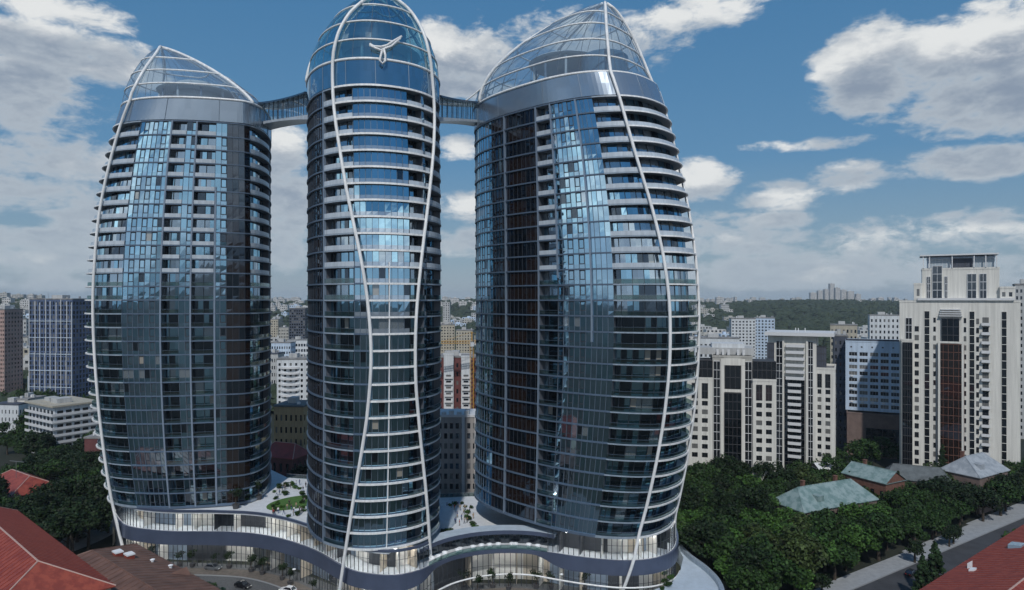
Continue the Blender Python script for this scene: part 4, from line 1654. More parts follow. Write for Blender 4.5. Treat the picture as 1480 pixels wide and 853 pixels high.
# --- building C: tall cream tower at the right edge (1298-1475)
def flats_c():
    Z = 262.0
    TH = R(-31)
    x0, u = front(1300, Z, TH)
    b = Block('apartment_tower', (x0, Z, 0), TH, u(1475), 22, wz(437, Z), 'tall cream apartment tower with a stepped crown and dark red-brown glass centre at the right', 'apartment tower')
    ht = wz(437, Z)
    rows = [(wz(y + 4.6, Z), wz(y - 4.6, Z)) for y in [462 + 12.6 * i for i in range(17)]]
    rows = [r for r in rows if r[0] > 2]
    b.wall('cream', [], [], [(3 + 4 * i, 4.6 + 4 * i) for i in range(4)], 0, u(1300), u(1475), 0, ht, name='tower_wall', sidez=rows)
    # window strips: (left col, right col, y)
    for (p, q) in ((1336, 1343.5), (1401, 1408.5), (1447.5, 1455)):
        b.bay(u(p), u(q), 1, wz(449, Z), -.08, 3.0, 'house_glass', 'cream', 1, 'window_strip', back=-.01)
    for (p, q) in ((1349, 1352.5), (1393, 1396.5)):
        for (c, e) in rows:
            b.window(u(p), c + .3, u(q) - u(p), (e - c) * .75, -.05, 'dark_trim', 0)
    b.bay(u(1355.5), u(1393 - 0), 1, wz(495, Z), -1.2, 3.0, 'brown_glass', 'brick', 5, back=-.01)
    b.bay(u(1361), u(1386), wz(494, Z), wz(459, Z), -.7, 3.0, 'deep_glass', 'dark_trim', 3, back=-.01)
    for p in (1355.5, 1389.5):
        b.box('pier', 'cream', u(p), u(p + 3.2), -1.5, -1.21, 1, wz(494, Z))
    b.box('portal_lintel', 'cream', u(1355.5), u(1392.7), -1.5, -.72, wz(493.9, Z), wz(491.5, Z))
    for i in range(4):
        b.box('cornice', 'trim_white', u(1357 + i * .8), u(1391 - i * .8), -1.3 + .1 * i, -.01, wz(456.5 - 3 * i, Z), wz(455.3 - 3 * i, Z))
    for (c, e) in rows:
        b.balcony(u(1418), u(1431), c - .4, 1.2, 0, 'trim_white', .9)
        b.window(u(1420), c, u(1429) - u(1420), e - c, -.05, 'dark_trim', 1)
    # low glazed wing on the left flank
    b.wall('cream', [], [], [], -2, u(1303), u(1320), 0, wz(492, Z), d=6, name='wing_wall', roof=True)
    b.bay(u(1304.5), u(1318.5), 1, wz(494, Z), -2.35, 3.0, 'deep_glass', 'dark_trim', 4, back=-2.01)
    for (c, e) in rows:
        b.window(u(1411), c, u(1415) - u(1411), (e - c) * .8, -.05, 'dark_trim', 0)
        if e < wz(465, Z):
            b.window(u(1322), c + .2, u(1328) - u(1322), (e - c) * .8, -.05, 'dark_trim', 1)
    b.bay(u(1309), u(1318), wz(490, Z), wz(459, Z), -.15, 3.0, 'house_glass', 'trim_white', 2, back=-.01)
    # crown
    b.box('crown_setback', 'trim_white', u(1326), u(1466), -.8, 20, ht + .8, wz(431, Z))
    b.wall('cream', [(u(1325), u(1329))], [(wz(428, Z), wz(418, Z))], [], 1.5, u(1321), u(1333), wz(434, Z), wz(412, Z), d=9, name='crown_wall', frame='dark_trim')
    b.wall('cream', [(u(1449), u(1454)), (u(1459), u(1464))], [(wz(429, Z), wz(423, Z))], [], 1.5, u(1446), u(1468), wz(434, Z), wz(418, Z), d=9, name='crown_wall', frame='dark_trim')
    b.wall('cream', [], [], [], 3, u(1333), u(1446), wz(431, Z), wz(391, Z), d=14, name='crown_wall')
    for (p, q, t) in ((1340, 1345, 400), (1348, 1362, 385), (1366, 1370, 400), (1399, 1412, 397), (1417, 1427, 397)):
        b.bay(u(p), u(q), wz(431, Z) + .05, wz(t, Z), 2.7, 3.0, 'house_glass', 'trim_white', 2, back=2.99)
    b.wall('bluewhite', [], [], [], 5, u(1341), u(1440), wz(391, Z) + .8, wz(375, Z), d=10, name='crown_wall')
    b.bay(u(1342), u(1374), wz(391, Z) + .85, wz(375, Z), 4.6, 2.6, 'pavilion_glass', 'trim_white', 6, back=4.99)
    b.bay(u(1408), u(1439), wz(391, Z) + .85, wz(375, Z), 4.6, 2.6, 'pavilion_glass', 'trim_white', 6, back=4.99)
    b.bay(u(1377), u(1406), wz(391, Z) + .85, wz(375, Z), 4.6, 5, 'slate', 'dark_trim', 3, back=4.99)
    b.box('roof_brim', 'trim_white', u(1330), u(1445), 2.2, 16, wz(371, Z), wz(369, Z))
    for p in (1334, 1343, 1376, 1408, 1425, 1441):
        b.box('brim_post', 'trim_white', u(p), u(p) + .35, 2.6, 2.95, wz(391, Z) + .76, wz(371, Z) - .003)


flats_c()


# --- blue-white office with brown base (1222-1300)
def office():
    Z = 300.0
    TH = R(-27)
    x0, u = front(1222, Z, TH)
    b = Block('office_block', (x0, Z, 0), TH, u(1300), 16, wz(494, Z), 'blue-white office block with rows of ribbon windows above a brown base', 'office block')
    xi = [(u(1227 + 15.2 * i), u(1239 + 15.2 * i)) for i in range(5)]
    zi = [(wz(514 + 9.2 * i, Z), wz(508.5 + 9.2 * i, Z)) for i in range(9)]
    b.wall('bluewhite', xi, zi[::-1], [], 0, 0, u(1300), wz(592, Z), wz(494, Z), name='wall', mull=2)
    for i in range(5):
        b.box('roof_hatch', 'dark_trim', u(1229 + 15.2 * i), u(1231.5 + 15.2 * i), -.08, -.003, wz(502, Z), wz(500, Z))
    for i in (3, 5, 7):
        for j in range(5):
            b.box('air_conditioner', 'trim_white', u(1229 + 15.2 * j), u(1233 + 15.2 * j), -.5, -.01, wz(517.2 + 9.2 * i - 1, Z), wz(514.6 + 9.2 * i - .3, Z))
    b.wall('brown_wall', [], [], [], -5, u(1224), u(1300), 0, wz(595, Z), d=21, name='base_wall')
    b.bay(u(1251), u(1299), wz(634, Z), wz(613, Z), -5.15, 3, 'house_glass', 'dark_trim', 6, back=-5.01)
    b.box('parapet', 'slate', u(1222), u(1300), -.3, .5, wz(494, Z) + .76, wz(489.5, Z))


office()


def plain_block(px0, px1, ytop, Z, label, m, cols, rows, depth=14, rz=0.0, cat='building', group=None, name='apartment_block', fh=None, zbase=0.0, wfrac=.5, hfrac=.5, roofbox=True, roofm='flat_roof', glass='house_glass'):
    """a more distant block: walls with recessed glazed openings in one mesh, roof parts apart"""
    x0, x1 = wx(px0, Z), wx(px1, Z)
    face = -math.atan2((x0 + x1) / 2, Z) * .9 if px0 > 1000 else 0.0
    rz += face
    w, h = (x1 - x0) * math.cos(face) if px0 > 1000 else x1 - x0, wz(ytop, Z) - zbase
    root = empty(name, (x0, Z, zbase), rz, label, cat, group)
    cw = w / cols
    fhh = h / (rows + .6)
    xi = [(cw * (i + .5 - wfrac / 2), cw * (i + .5 + wfrac / 2)) for i in range(cols)]
    zi = [(fhh * (i + .45), fhh * (i + .45 + hfrac)) for i in range(rows)]
    nd = max(1, int(depth / max(cw, 2.5)))
    cd = depth / nd
    yi = [(cd * (i + .5 - wfrac / 2), cd * (i + .5 + wfrac / 2)) for i in range(nd)]
    PV_ = (1, 1, 1, 2)
    mb = MB()
    holed(mb, (0, 0, 0), (1, 0), w, h, xi, zi, .2, 0, 0, PV_)
    holed(mb, (w, 0, 0), (0, 1), depth, h, yi, zi, .2, 0, 0, PV_)
    holed(mb, (0, depth, 0), (0, -1), depth, h, yi, zi, .2, 0, 0, PV_)
    mb.quad((w, depth, 0), (0, depth, 0), (0, depth, h), (w, depth, h), 0)
    mb.build('wall', [m, glass, 'pale_pane'], root, local=True)
    rb = MB()
    rb.box(-.25, w + .25, -.25, depth + .25, h + .002, h + .7)
    rb.build('roof', roofm, root, local=True)
    if roofbox:
        k = MB()
        k.box(w * .3, w * .55, depth * .35, depth * .65, h + .703, h + 3.0)
        k.build('stair_head', 'grey_light', root, local=True)
    for _ in range(random.randint(2, 4)):
        k = MB()
        x, y = random.uniform(.08, .9) * w, random.uniform(.1, .85) * depth
        a, b, c = random.uniform(.6, 1.6), random.uniform(.6, 1.4), random.uniform(.7, 1.8)
        k.box(x, x + a, y, y + b, h + .704, h + .7 + c)
        k.build('roof_unit', random.choice(['grey_light', 'steel', 'trim_white']), root, local=True)
    k = MB()
    x = random.uniform(.2, .8) * w
    k.bar((x, depth * .3, h + .704), (x, depth * .3, h + random.uniform(3, 6)), .12)
    k.build('aerial', 'steel', root, local=True)
    return root


# the far side between the towers and round them
r_ = plain_block(590, 690, 603, 214, 'grey brown office block with square dark windows and a white cornice, behind the right-hand terrace', 'grey_wall', 12, 9, 12, 0, name='office_block', wfrac=.55, hfrac=.55, roofm='trim_white', roofbox=False)
for dx in (0, 1):
    mb = MB()
    x = wx(672 + dx * 30 - 12, 214) - wx(590, 214)
    mb.box(wx(667.5, 214) - wx(590, 214) + dx * 4.2, wx(671.5, 214) - wx(590, 214) + dx * 4.2, -.5, -.01, 0, wz(600, 214))
    mb.build('pilaster', 'trim_white', r_, local=True)
for i in range(4):
    mb = MB()
    xx = wx(638 + i * 11, 214) - wx(590, 214)
    mb.box(xx, xx + 1.5, .4, 2.2, wz(603, 214) + .71, wz(596 - (i % 2) * 2, 214))
    mb.build('roof_gable', 'white_wall', r_, local=True)

plain_block(616, 700, 517, 345, 'white and dark red apartment block with balconies, behind the construction pit', 'red_wall', 14, 8, 14, 0, wfrac=.45)
for i, px in enumerate((642, 667)):
    Z = 344.
    q = Block('apartment_bay', (wx(px, Z), Z - 2.2, 0), 0, wx(px + 14, Z) - wx(px, Z), 2, wz(513 + 3 * i, Z), 'white balcony stack standing before the dark red block, ' + ('left of the two' if i == 0 else 'right of the two'), 'apartment block', 'white balcony stacks')
    q.wall('white_wall', [(1.2, 3.8)], [(1 + 3.1 * j, 2.6 + 3.1 * j) for j in range(11)][:10], [], frame='dark_trim')
    for j in range(10):
        q.balcony(.5, q.w - .4, .8 + 3.1 * j, .9, 0, 'trim_white', .9)
plain_block(637, 657, 470, 620, 'pale beige tower block, left of two beyond the dark red flats', 'beige', 5, 16, 16, R(4), wfrac=.45)
plain_block(659, 683, 478, 600, 'pale beige tower block, right of two beyond the dark red flats', 'beige', 6, 15, 16, R(-3), wfrac=.45)
plain_block(640, 650, 437, 1300, 'slim grey tower block beyond the beige pair on the skyline', 'grey_light', 3, 18, 16)
plain_block(400, 447, 520, 372, 'white apartment block with curved balconies seen between the left and central skyscrapers', 'white_wall', 6, 11, 14, R(5), wfrac=.4)
for j in range(9):
    Z = 370.
    o = bpy.data.objects['apartment_block'] if False else None
hb = [o for o in bpy.data.objects if o.get('label', '').startswith('white apartment block with curved')][0]
for j in range(10):
    mb = MB()
    n = 12
    p_ = [(7.5 + 5.2 * math.cos(PI + PI * i / n), 1.9 * math.sin(PI + PI * i / n)) for i in range(n + 1)]
    mb.prism(p_, 2.0 + 3.15 * j, 3.0 + 3.15 * j)
    mb.build('curved_balcony', 'trim_white', hb, local=True)
plain_block(396, 440, 588, 262, 'ochre old apartment house with small windows, behind the left terrace', 'ochre', 6, 5, 14, R(-6), wfrac=.38, hfrac=.5, roofm='roof_dull', name='apartment_house')
plain_block(388, 402, 462, 900, 'beige tower block left of the blue one between the skyscrapers', 'beige', 4, 12, 16, wfrac=.45)
plain_block(403, 417, 474, 820, 'cream slab block before the blue tower between the skyscrapers', 'cream_dark', 6, 8, 14)
plain_block(418, 441, 446, 760, 'blue grey glass tower block between the left and central skyscrapers', 'slate', 7, 18, 18, wfrac=.7, hfrac=.6, name='office_block')
plain_block(392, 420, 496, 520, 'pale blue slab block with white stair tower', 'bluewhite', 8, 8, 12)
plain_block(415, 446, 492, 560, 'white slab block with long window rows', 'white_wall', 8, 7, 12, wfrac=.7)
plain_block(385, 402, 512, 450, 'low grey block with dark roof edge', 'grey_light', 5, 6, 12, roofm='slate')

# left side of the picture
tb = plain_block(42, 112, 433, 440, 'dark navy apartment tower with white vertical strips at the far left', 'navy', 15, 22, 22, R(-8), wfrac=.66, hfrac=.7, name='apartment_tower')
W_ = wx(112, 440) - wx(42, 440)
for i in range(9):
    mb = MB()
    x = .3 + (W_ - .9) * i / 8
    jog = .5 if i % 2 else 0
    mb.box(x, x + .38, -.55, -.01, 2, 34)
    mb.box(x + jog, x + jog + .38, -.55, -.01, 34.01, wz(433, 440) - (i % 3))
    mb.build('white_strip', 'trim_white', tb, local=True)
for j in range(1, 6):
    mb = MB()
    mb.box(.1, W_ - .1, -.45, -.011, 11.0 * j, 11.0 * j + .4)
    mb.build('floor_strip', 'bluewhite', tb, local=True)
plain_block(-14, 8, 448, 470, 'rusty pink apartment tower cut by the left edge', 'pink_wall', 8, 20, 16, R(-5), wfrac=.5, name='apartment_tower')
plain_block(14, 38, 462, 760, 'pale high block behind the rusty pink tower', 'grey_light', 6, 9, 14)
plain_block(12, 40, 488, 640, 'cream stepped block in front of the pale high block', 'cream_dark', 6, 6, 14)
plain_block(-10, 30, 585, 345, 'white low building with a slate roof at the left edge', 'white_wall', 7, 3, 12, R(-6), roofm='slate', wfrac=.3)
plain_block(20, 42, 578, 350, 'cream narrow house beside the white low building', 'cream', 2, 4, 12, R(-6), wfrac=.2)


def stepped():
    Z = 300.0
    b = Block('apartment_block', (wx(79, 288), 288, 0), R(57), 17.5, 26, wz(585, Z), 'white low apartment block wrapped in long balconies, before the navy tower', 'apartment block')
    h = wz(585, Z)
    b.wall('white_wall', [(1 + 3.4 * i, 3.4 + 3.4 * i) for i in range(5)], [(1 + 3.0 * j, 2.7 + 3.0 * j) for j in range(7)], [(1.5 + 3.6 * i, 4 + 3.6 * i) for i in range(7)], name='wall', frame='dark_trim')
    for j in range(7):
        mb = MB()
        z = .75 + 3.0 * j
        mb.box(-1.6, 17.8, -1.5, -.01, z - .2, z)
        mb.box(-1.6, -.01, -.01, 26, z - .2, z)
        mb.box(-1.6, 17.8, -1.5, -1.4, z + .002, z + .95)
        mb.box(-1.6, -1.5, -1.4, 26, z + .002, z + .95)
        mb.build('balcony', 'trim_white', b.root, local=True)
    b.box('roof_slab', 'beige', -1.5, 18, -1.2, 26.5, h + .76, h + 1.5)
    b.box('plant_room', 'grey_light', 3, 9, 5, 11, h + 1.51, h + 3.6)
    b.box('plant_room', 'grey_light', 4, 8, 15, 20, h + 1.51, h + 3.2)


stepped()


def gable_house(name, ctr, rz, L, W, eave, ridge, wallm, roofm, label, hip=.0, over=.4, chim=0, cat='house', dorm=0, base=0.0, seams=0, extra=None):
    """house with a pitched roof, ridge along local x; hip = how far the ridge ends are pulled in"""
    root = empty(name, (ctr[0], ctr[1], base), rz, label, cat)
    mb = MB()
    l, w = L / 2, W / 2
    holed(mb, (-l, -w, 0), (1, 0), L, eave, ladder(max(1, int(L / 3)), 3, 1.2, .9), [(eave * .35, eave * .75)], .15, 0, 0, 1)
    holed(mb, (l, w, 0), (-1, 0), L, eave, ladder(max(1, int(L / 3)), 3, 1.2, .9), [(eave * .35, eave * .75)], .15, 0, 0, 1)
    holed(mb, (l, -w, 0), (0, 1), W, eave, ladder(max(1, int(W / 3)), 3, 1.2, .9), [(eave * .35, eave * .75)], .15, 0, 0, 1)
    holed(mb, (-l, w, 0), (0, -1), W, eave, ladder(max(1, int(W / 3)), 3, 1.2, .9), [(eave * .35, eave * .75)], .15, 0, 0, 1)
    if hip <= 0:
        for sx in (-1, 1):
            mb.poly([(sx * l, -w, eave), (sx * l, w, eave), (sx * l, 0, ridge - .1)] if sx > 0 else [(sx * l, w, eave), (sx * l, -w, eave), (sx * l, 0, ridge - .1)], 0)
    mb.build('wall', [wallm, 'house_glass'], root, local=True)
    rl, rw = l + over, w + over
    rx = l + over - hip
    t = .22
    rf = MB()
    E = [(-rl, -rw, eave), (rl, -rw, eave), (rl, rw, eave), (-rl, rw, eave)]
    A, B = (-rx, 0, ridge), (rx, 0, ridge)
    rf.quad(E[0], E[1], B, A)
    rf.quad(E[2], E[3], A, B)
    if hip > 0:
        rf.poly((E[1], E[2], B))
        rf.poly((E[3], E[0], A))
    low = [(x, y, z - t) for x, y, z in E]
    for i in range(4):
        j = (i + 1) % 4
        rf.quad(low[i], low[j], E[j], E[i])
    rf.poly(low[::-1])
    roof = rf.build('roof', roofm, root, local=True)
    sm = MB()
    sm.tube([A, B], .16, 6)
    if hip > 0:
        for e, r in ((0, A), (3, A), (1, B), (2, B)):
            sm.tube([E[e], r], .13, 6)
    if seams:
        sb = MB()
        for sy in (-1, 1):
            for i in range(1, seams):
                x = -rl + 2 * rl * i / seams
                k = 1.0
                if hip > 0 and abs(x) > rx:
                    k = max(0.02, (rl - abs(x)) / hip)
                sb.bar((x, sy * rw, eave + .04), (x, sy * rw * (1 - k), eave + (ridge - eave) * k + .04), .09)
        sb.build('roof_batten', roofm if roofm == 'roof_brown' else 'roof_seam', roof, local=True)
    c = sm.build('ridge_cap', {'roof_red': 'seam_pale', 'roof_red_dull': 'seam_pale', 'roof_brown': 'roof_brown'}.get(roofm, roofm), root, local=True)
    for i in range(chim):
        mb = MB()
        x = -L * .25 + i * L * .45
        mb.box(x - .5, x + .5, W * .08, W * .08 + .9, eave + .3, ridge + 1.1)
        mb.box(x - .6, x + .6, W * .08 - .1, W * .08 + 1.0, ridge + 1.102, ridge + 1.35)
        mb.build('chimney', 'brick', root, local=True)
    for i in range(dorm):
        x = -L * .22 + i * L * .4
        mb = MB()
        yy = -w * .75
        zz = eave + (ridge - eave) * .15
        top = eave + (ridge - eave) * .62
        mb.hexa([(x - 1.3, yy, zz), (x + 1.3, yy, zz), (x + 1.3, -w * .2, zz), (x - 1.3, -w * .2, zz), (x - 1.3, yy, top), (x + 1.3, yy, top), (x + 1.3, -w * .2, top + .2), (x - 1.3, -w * .2, top + .2)])
        mb.build('dormer', roofm, root, local=True)
    return root


def house_at(px, y, z):
    q = on_ground(px, y, z)
    return q


# old houses in the park on the right
g1 = on_ground(1192, 710, 10.5)
gable_house('old_house', (g1.x, g1.y), R(24), 31, 12, 7.8, 13.0, 'brown_wall', 'roof_green', 'old brick house with a weathered green metal roof among the park trees', hip=4.5, chim=2, dorm=1)
for t in (-12, -6, 0, 6, 12):
    KEEP_OUT.append((g1.x + t * .91, g1.y + t * .41, 6.8))
g2 = on_ground(1262, 699, 8.5)
gable_house('old_house', (g2.x, g2.y), R(-62), 15, 10, 11.0, 14.2, 'brick', 'roof_green', 'small brick wing with a green roof and pale gable edge behind the old house', chim=1)
KEEP_OUT.append((g2.x, g2.y, 5.5))
g3 = on_ground(1325, 694, 8.5)
gable_house('old_house', (g3.x, g3.y), R(-25), 19, 10, 9.5, 13.4, 'brown_wall', 'roof_dull', 'low house under a dull dark roof half hidden by the park trees', hip=3)
KEEP_OUT.append((g3.x, g3.y, 5.5))
g4 = on_ground(1408, 664, 15.5)
gable_house('old_house', (g4.x, g4.y), R(30), 19, 12, 12.0, 17.2, 'brown_wall', 'roof_grey', 'house with a pale grey metal roof and brick chimney before the tall cream tower', hip=4.0, chim=1, dorm=1)
KEEP_OUT.append((g4.x, g4.y, 7)); KEEP_OUT.append((g4.x - 7, g4.y - 4, 6)); KEEP_OUT.append((g4.x + 7, g4.y + 4, 6))
g5 = on_ground(1212, 675, 10.0)
gable_house('old_house', (g5.x, g5.y + 10), R(5), 8, 6, 7.5, 9, 'brown_wall', 'trim_white', 'tiny brown house with a white roof behind the green-roofed house', hip=0)

LOW_FRONT += [(g1.x - 8, g1.y), (g1.x + 10, g1.y), (g2.x, g2.y)]
# left red-roofed house and others
g6 = on_ground(30, 700, 7.0)
hr = gable_house('house', (g6.x, g6.y), R(-34), 26, 15, 6.6, 11.0, 'beige', 'roof_red', 'house with a bright red hipped roof and aerial among the trees at the left edge', hip=6)
mb = MB()
mb.bar((2, -2, 9.5), (2, -2, 15.5), .12)
mb.bar((-1.5, -2.6, 15.3), (6, -1.2, 15.6), .14)
mb.build('aerial', 'steel', hr, local=True)
g7 = on_ground(412, 655, 9.0)
gable_house('house', (g7.x, g7.y), R(-20), 16, 11, 8.6, 13.2, 'red_wall', 'roof_red_dull', 'small house with a dull red roof seen between the left and central skyscrapers', hip=3.5, chim=1)
plain_block(122, 145, 634, 262, 'dark red box building on a white base beside the left skyscraper', 'red_wall', 2, 3, 10, 0, name='small_building', wfrac=.05, hfrac=.05, roofbox=False)
mb = MB()
q = wx(145, 261.8) - wx(122, 261.8)
g8 = on_ground(116, 668, 7)
gable_house('house', (g8.x, g8.y), R(70), 8, 6, 5.5, 8.5, 'brown_wall', 'roof_dull', 'little dark gabled shed in the trees left of the left skyscraper')

# foreground roofs -----------------------------------------------------------
# big red roof at the lower left
dl = math.atan2(-46, 54)
nvec = Vector((-.65, -.76))
rc_ = (Vector((-88.1, 118.6)) + Vector((-12, 10)))
rt = gable_house('large_house', (rc_.x, rc_.y), dl, 62, 18.5, 19.6, 25.2, 'beige', 'roof_red', 'large near building with a glossy red-orange hipped roof in the lower left corner', hip=6.5, dorm=0, seams=44, over=.6)
mb = MB()
mb.hexa([(-2, -7.4, 20.6), (6, -7.4, 20.6), (6, -3.0, 20.6), (-2, -3.0, 20.6), (-2, -7.2, 22.4), (6, -7.2, 22.4), (6, -2.6, 23.7), (-2, -2.6, 23.7)])
mb.build('dormer', 'roof_red_dull', rt, local=True)
# brown roof beside it
db = math.atan2(124 - 148.9, -58.8 + 90)
bc = Vector((-80, 126))
bh = gable_house('long_house', (-77.5, 130.5), db, 40, 21, 13.4, 16.4, 'brown_wall', 'roof_brown', 'long near building with a dull brown ribbed metal roof and small skylights', hip=5, seams=22, over=.5)
for i, (x, y) in enumerate(((-10.5, 3.2), (-8.2, 4.6))):
    mb = MB()
    z = 13.4 + 3.0 * (1 - y / 11)
    mb.box(x - .9, x + .9, y - .7, y + .7, z - .3, z + .7, 0)
    mb.box(x - 1.0, x + 1.0, y - .8, y + .8, z + .703, z + 1.0, 1)
    mb.build('skylight', ['roof_red', 'snow_white'], bh, local=True)
for (x, y) in ((-4, 7.5), (1, 9.0)):
    mb = MB()
    z = 13.4 + 3.0 * (1 - y / 11)
    mb.cyl(x, y, z - .2, z + .5, .3, 8)
    mb.lathe([(.5, z + .5), (.5, z + .62), (.02, z + .8)], 8, 0, x, y)
    mb.build('roof_vent', 'snow_white', bh, local=True)
mb = MB()
mb.add([(4, 10.4, 13.5), (7.0, 10.4, 13.5), (5.5, 10.2, 15.0), (5.5, 7.0, 14.6)], ((0, 1, 2), (0, 2, 3), (2, 1, 3)))
mb.build('dormer', 'roof_brown', bh, local=True)

# red roof at the lower right
dr = math.atan2(30, 39.8)
rh = gable_house('large_house', (96.5 + 3.2, 124.5 - 3.4), dr, 66, 26, 17.8, 22.6, 'beige', 'roof_red', 'large near building with a red roof and pale skylights in the lower right corner', hip=0, over=.5, seams=44)


def on_right_roof(x, y):
    return 17.8 + 4.8 * (1 - abs(y) / 13.5)


for (x, y, w, d, h, m, nm) in ((9.5, 8.2, 2.6, 2.2, .8, 'skylight_glass', 'skylight'), (-7.5, 10.8, .8, .6, 1.4, 'snow_white', 'roof_vent'), (-9.8, 9.6, 1.6, .8, .5, 'snow_white', 'roof_hatch')):
    mb = MB()
    z = on_right_roof(x, y)
    mb.hexa([(x - w / 2, y - d / 2, z - .3), (x + w / 2, y - d / 2, z - .3), (x + w / 2, y + d / 2, z - .5), (x - w / 2, y + d / 2, z - .5), (x - w / 2, y - d / 2, z + h), (x + w / 2, y - d / 2, z + h), (x + w / 2, y + d / 2, z + h * .6), (x - w / 2, y + d / 2, z + h * .6)])
    mb.build(nm, m, rh, local=True)

# blocks behind the right-hand flats
plain_block(1057, 1092, 461, 640, 'white panel tower block, left of the pair behind the cream flats', 'white_wall', 7, 16, 16, R(6), wfrac=.5)
plain_block(1090, 1119, 460, 655, 'white panel tower block, right of the pair behind the cream flats', 'bluewhite', 6, 16, 16, R(-4), wfrac=.5)
plain_block(1200, 1238, 470, 520, 'beige block with a stepped roof behind the stepped cream tower', 'beige', 7, 9, 14, R(-3), wfrac=.45)
plain_block(1257, 1299, 456, 560, 'pale block with an arched roof behind the blue-white office', 'white_wall', 7, 11, 14, R(4), wfrac=.4)
plain_block(1004, 1068, 489, 480, 'low white block with a long flat roof behind the twin-wing flats', 'white_wall', 10, 6, 14, R(2), wfrac=.5)
plain_block(1205, 1224, 486, 310, 'dark grey slab tower beside the blue-white office', 'slate', 3, 15, 12, wfrac=.4)
plain_block(1467, 1496, 412, 330, 'grey tower cut by the right edge behind the tall cream tower', 'grey_light', 5, 22, 16, wfrac=.5, name='apartment_tower')
plain_block(1432, 1470, 428, 420, 'pale block peeping out behind the tall cream tower', 'white_wall', 6, 16, 16, wfrac=.5)


# the yellow tower crane in the construction pit
def crane():
    Z = 330.
    x = wx(682, Z)
    root = empty('tower_crane', (x, Z, 0), R(8), 'yellow tower crane in the construction pit between the central and widest skyscrapers', 'crane')

    def lattice(mb, a, b, w, n):
        a, b = Vector(a), Vector(b)
        d = (b - a).normalized()
        u = Vector((0, 1, 0))
        v = d.cross(u).normalized()
        cs = [u * w / 2 + v * w / 2, -u * w / 2 + v * w / 2, -u * w / 2 - v * w / 2, u * w / 2 - v * w / 2]
        for c in cs:
            mb.bar(a + c, b + c, .22)
        for i in range(n):
            p0 = a + (b - a) * i / n
            p1 = a + (b - a) * (i + 1) / n
            for k in range(4):
                mb.bar(p0 + cs[k], p1 + cs[(k + 1) % 4], .12)
    H = wz(497, Z)
    mb = MB()
    lattice(mb, (0, 0, 0), (0, 0, H), 1.7, 22)
    mb.build('mast', 'crane_yellow', root, local=True)
    mb = MB()
    lattice(mb, (-.8, 0, H + .9), (-20, 0, H + .9), 1.2, 14)
    mb.build('jib', 'crane_yellow', root, local=True)
    mb = MB()
    lattice(mb, (.8, 0, H + .9), (9, 0, H + .9), 1.2, 6)
    mb.build('counter_jib', 'crane_yellow', root, local=True)
    mb = MB()
    mb.box(6.5, 9.2, -.8, .8, H - 1.4, H + .2)
    mb.build('counterweight', 'grey_light', root, local=True)
    mb = MB()
    mb.box(-.9, .9, -1.9, -.9, H - 1.2, H + .8)
    mb.build('cab', 'white_wall', root, local=True)
    mb = MB()
    mb.bar((0, 0, H + 1.4), (0, 0, H + 6), .5)
    mb.bar((0, 0, H + 6), (-14, 0, H + 1.5), .12)
    mb.bar((0, 0, H + 6), (8.5, 0, H + 1.5), .12)
    mb.build('tower_head', 'crane_yellow', root, local=True)


crane()
mb = MB()
mb.prism([(-48, 312), (2, 312), (2, 336), (-48, 336)], -.5, 1.2, 0)
mb.build('construction_pit', 'ochre')
tag(bpy.data.objects['construction_pit'], kind='structure')


# far city: small pale blocks to the skyline
def far_block(px, y0, y1, wpx, Z, label, group, m='far_wall', name='distant_block'):
    x = wx(px, Z)
    zb_ = hill(x, Z) - 2
    w = wpx / FPX * Z
    h = wz(y1, Z) - zb_
    if h < 3:
        h = 5 + random.random() * 8
    mb = MB()
    rows = max(2, min(20, int(h / 5)))
    cols = max(2, min(9, int(w / 5)))
    fh = h / rows
    cw = w / cols
    holed(mb, (-w / 2, 0, 0), (1, 0), w, h, [(cw * (i + .25), cw * (i + .75)) for i in range(cols)], [(fh * (i + .3), fh * (i + .75)) for i in range(rows)], .3, 0, 0, (1, 1, 2))
    mb.quad((w / 2, 0, 0), (w / 2, 15, 0), (w / 2, 15, h), (w / 2, 0, h))
    mb.quad((-w / 2, 15, 0), (-w / 2, 0, 0), (-w / 2, 0, h), (-w / 2, 15, h))
    mb.quad((w / 2, 15, 0), (-w / 2, 15, 0), (-w / 2, 15, h), (w / 2, 15, h))
    mb.quad((-w / 2, 0, h), (w / 2, 0, h), (w / 2, 15, h), (-w / 2, 15, h))
    mb.box(-w * .15, w * .1, 5, 9, h + .01, h + 3)
    o = mb.build(name, [m, 'house_glass', 'pale_pane'])
    o.location = (x, Z, zb_)
    tag(o, label, 'distant building', group)


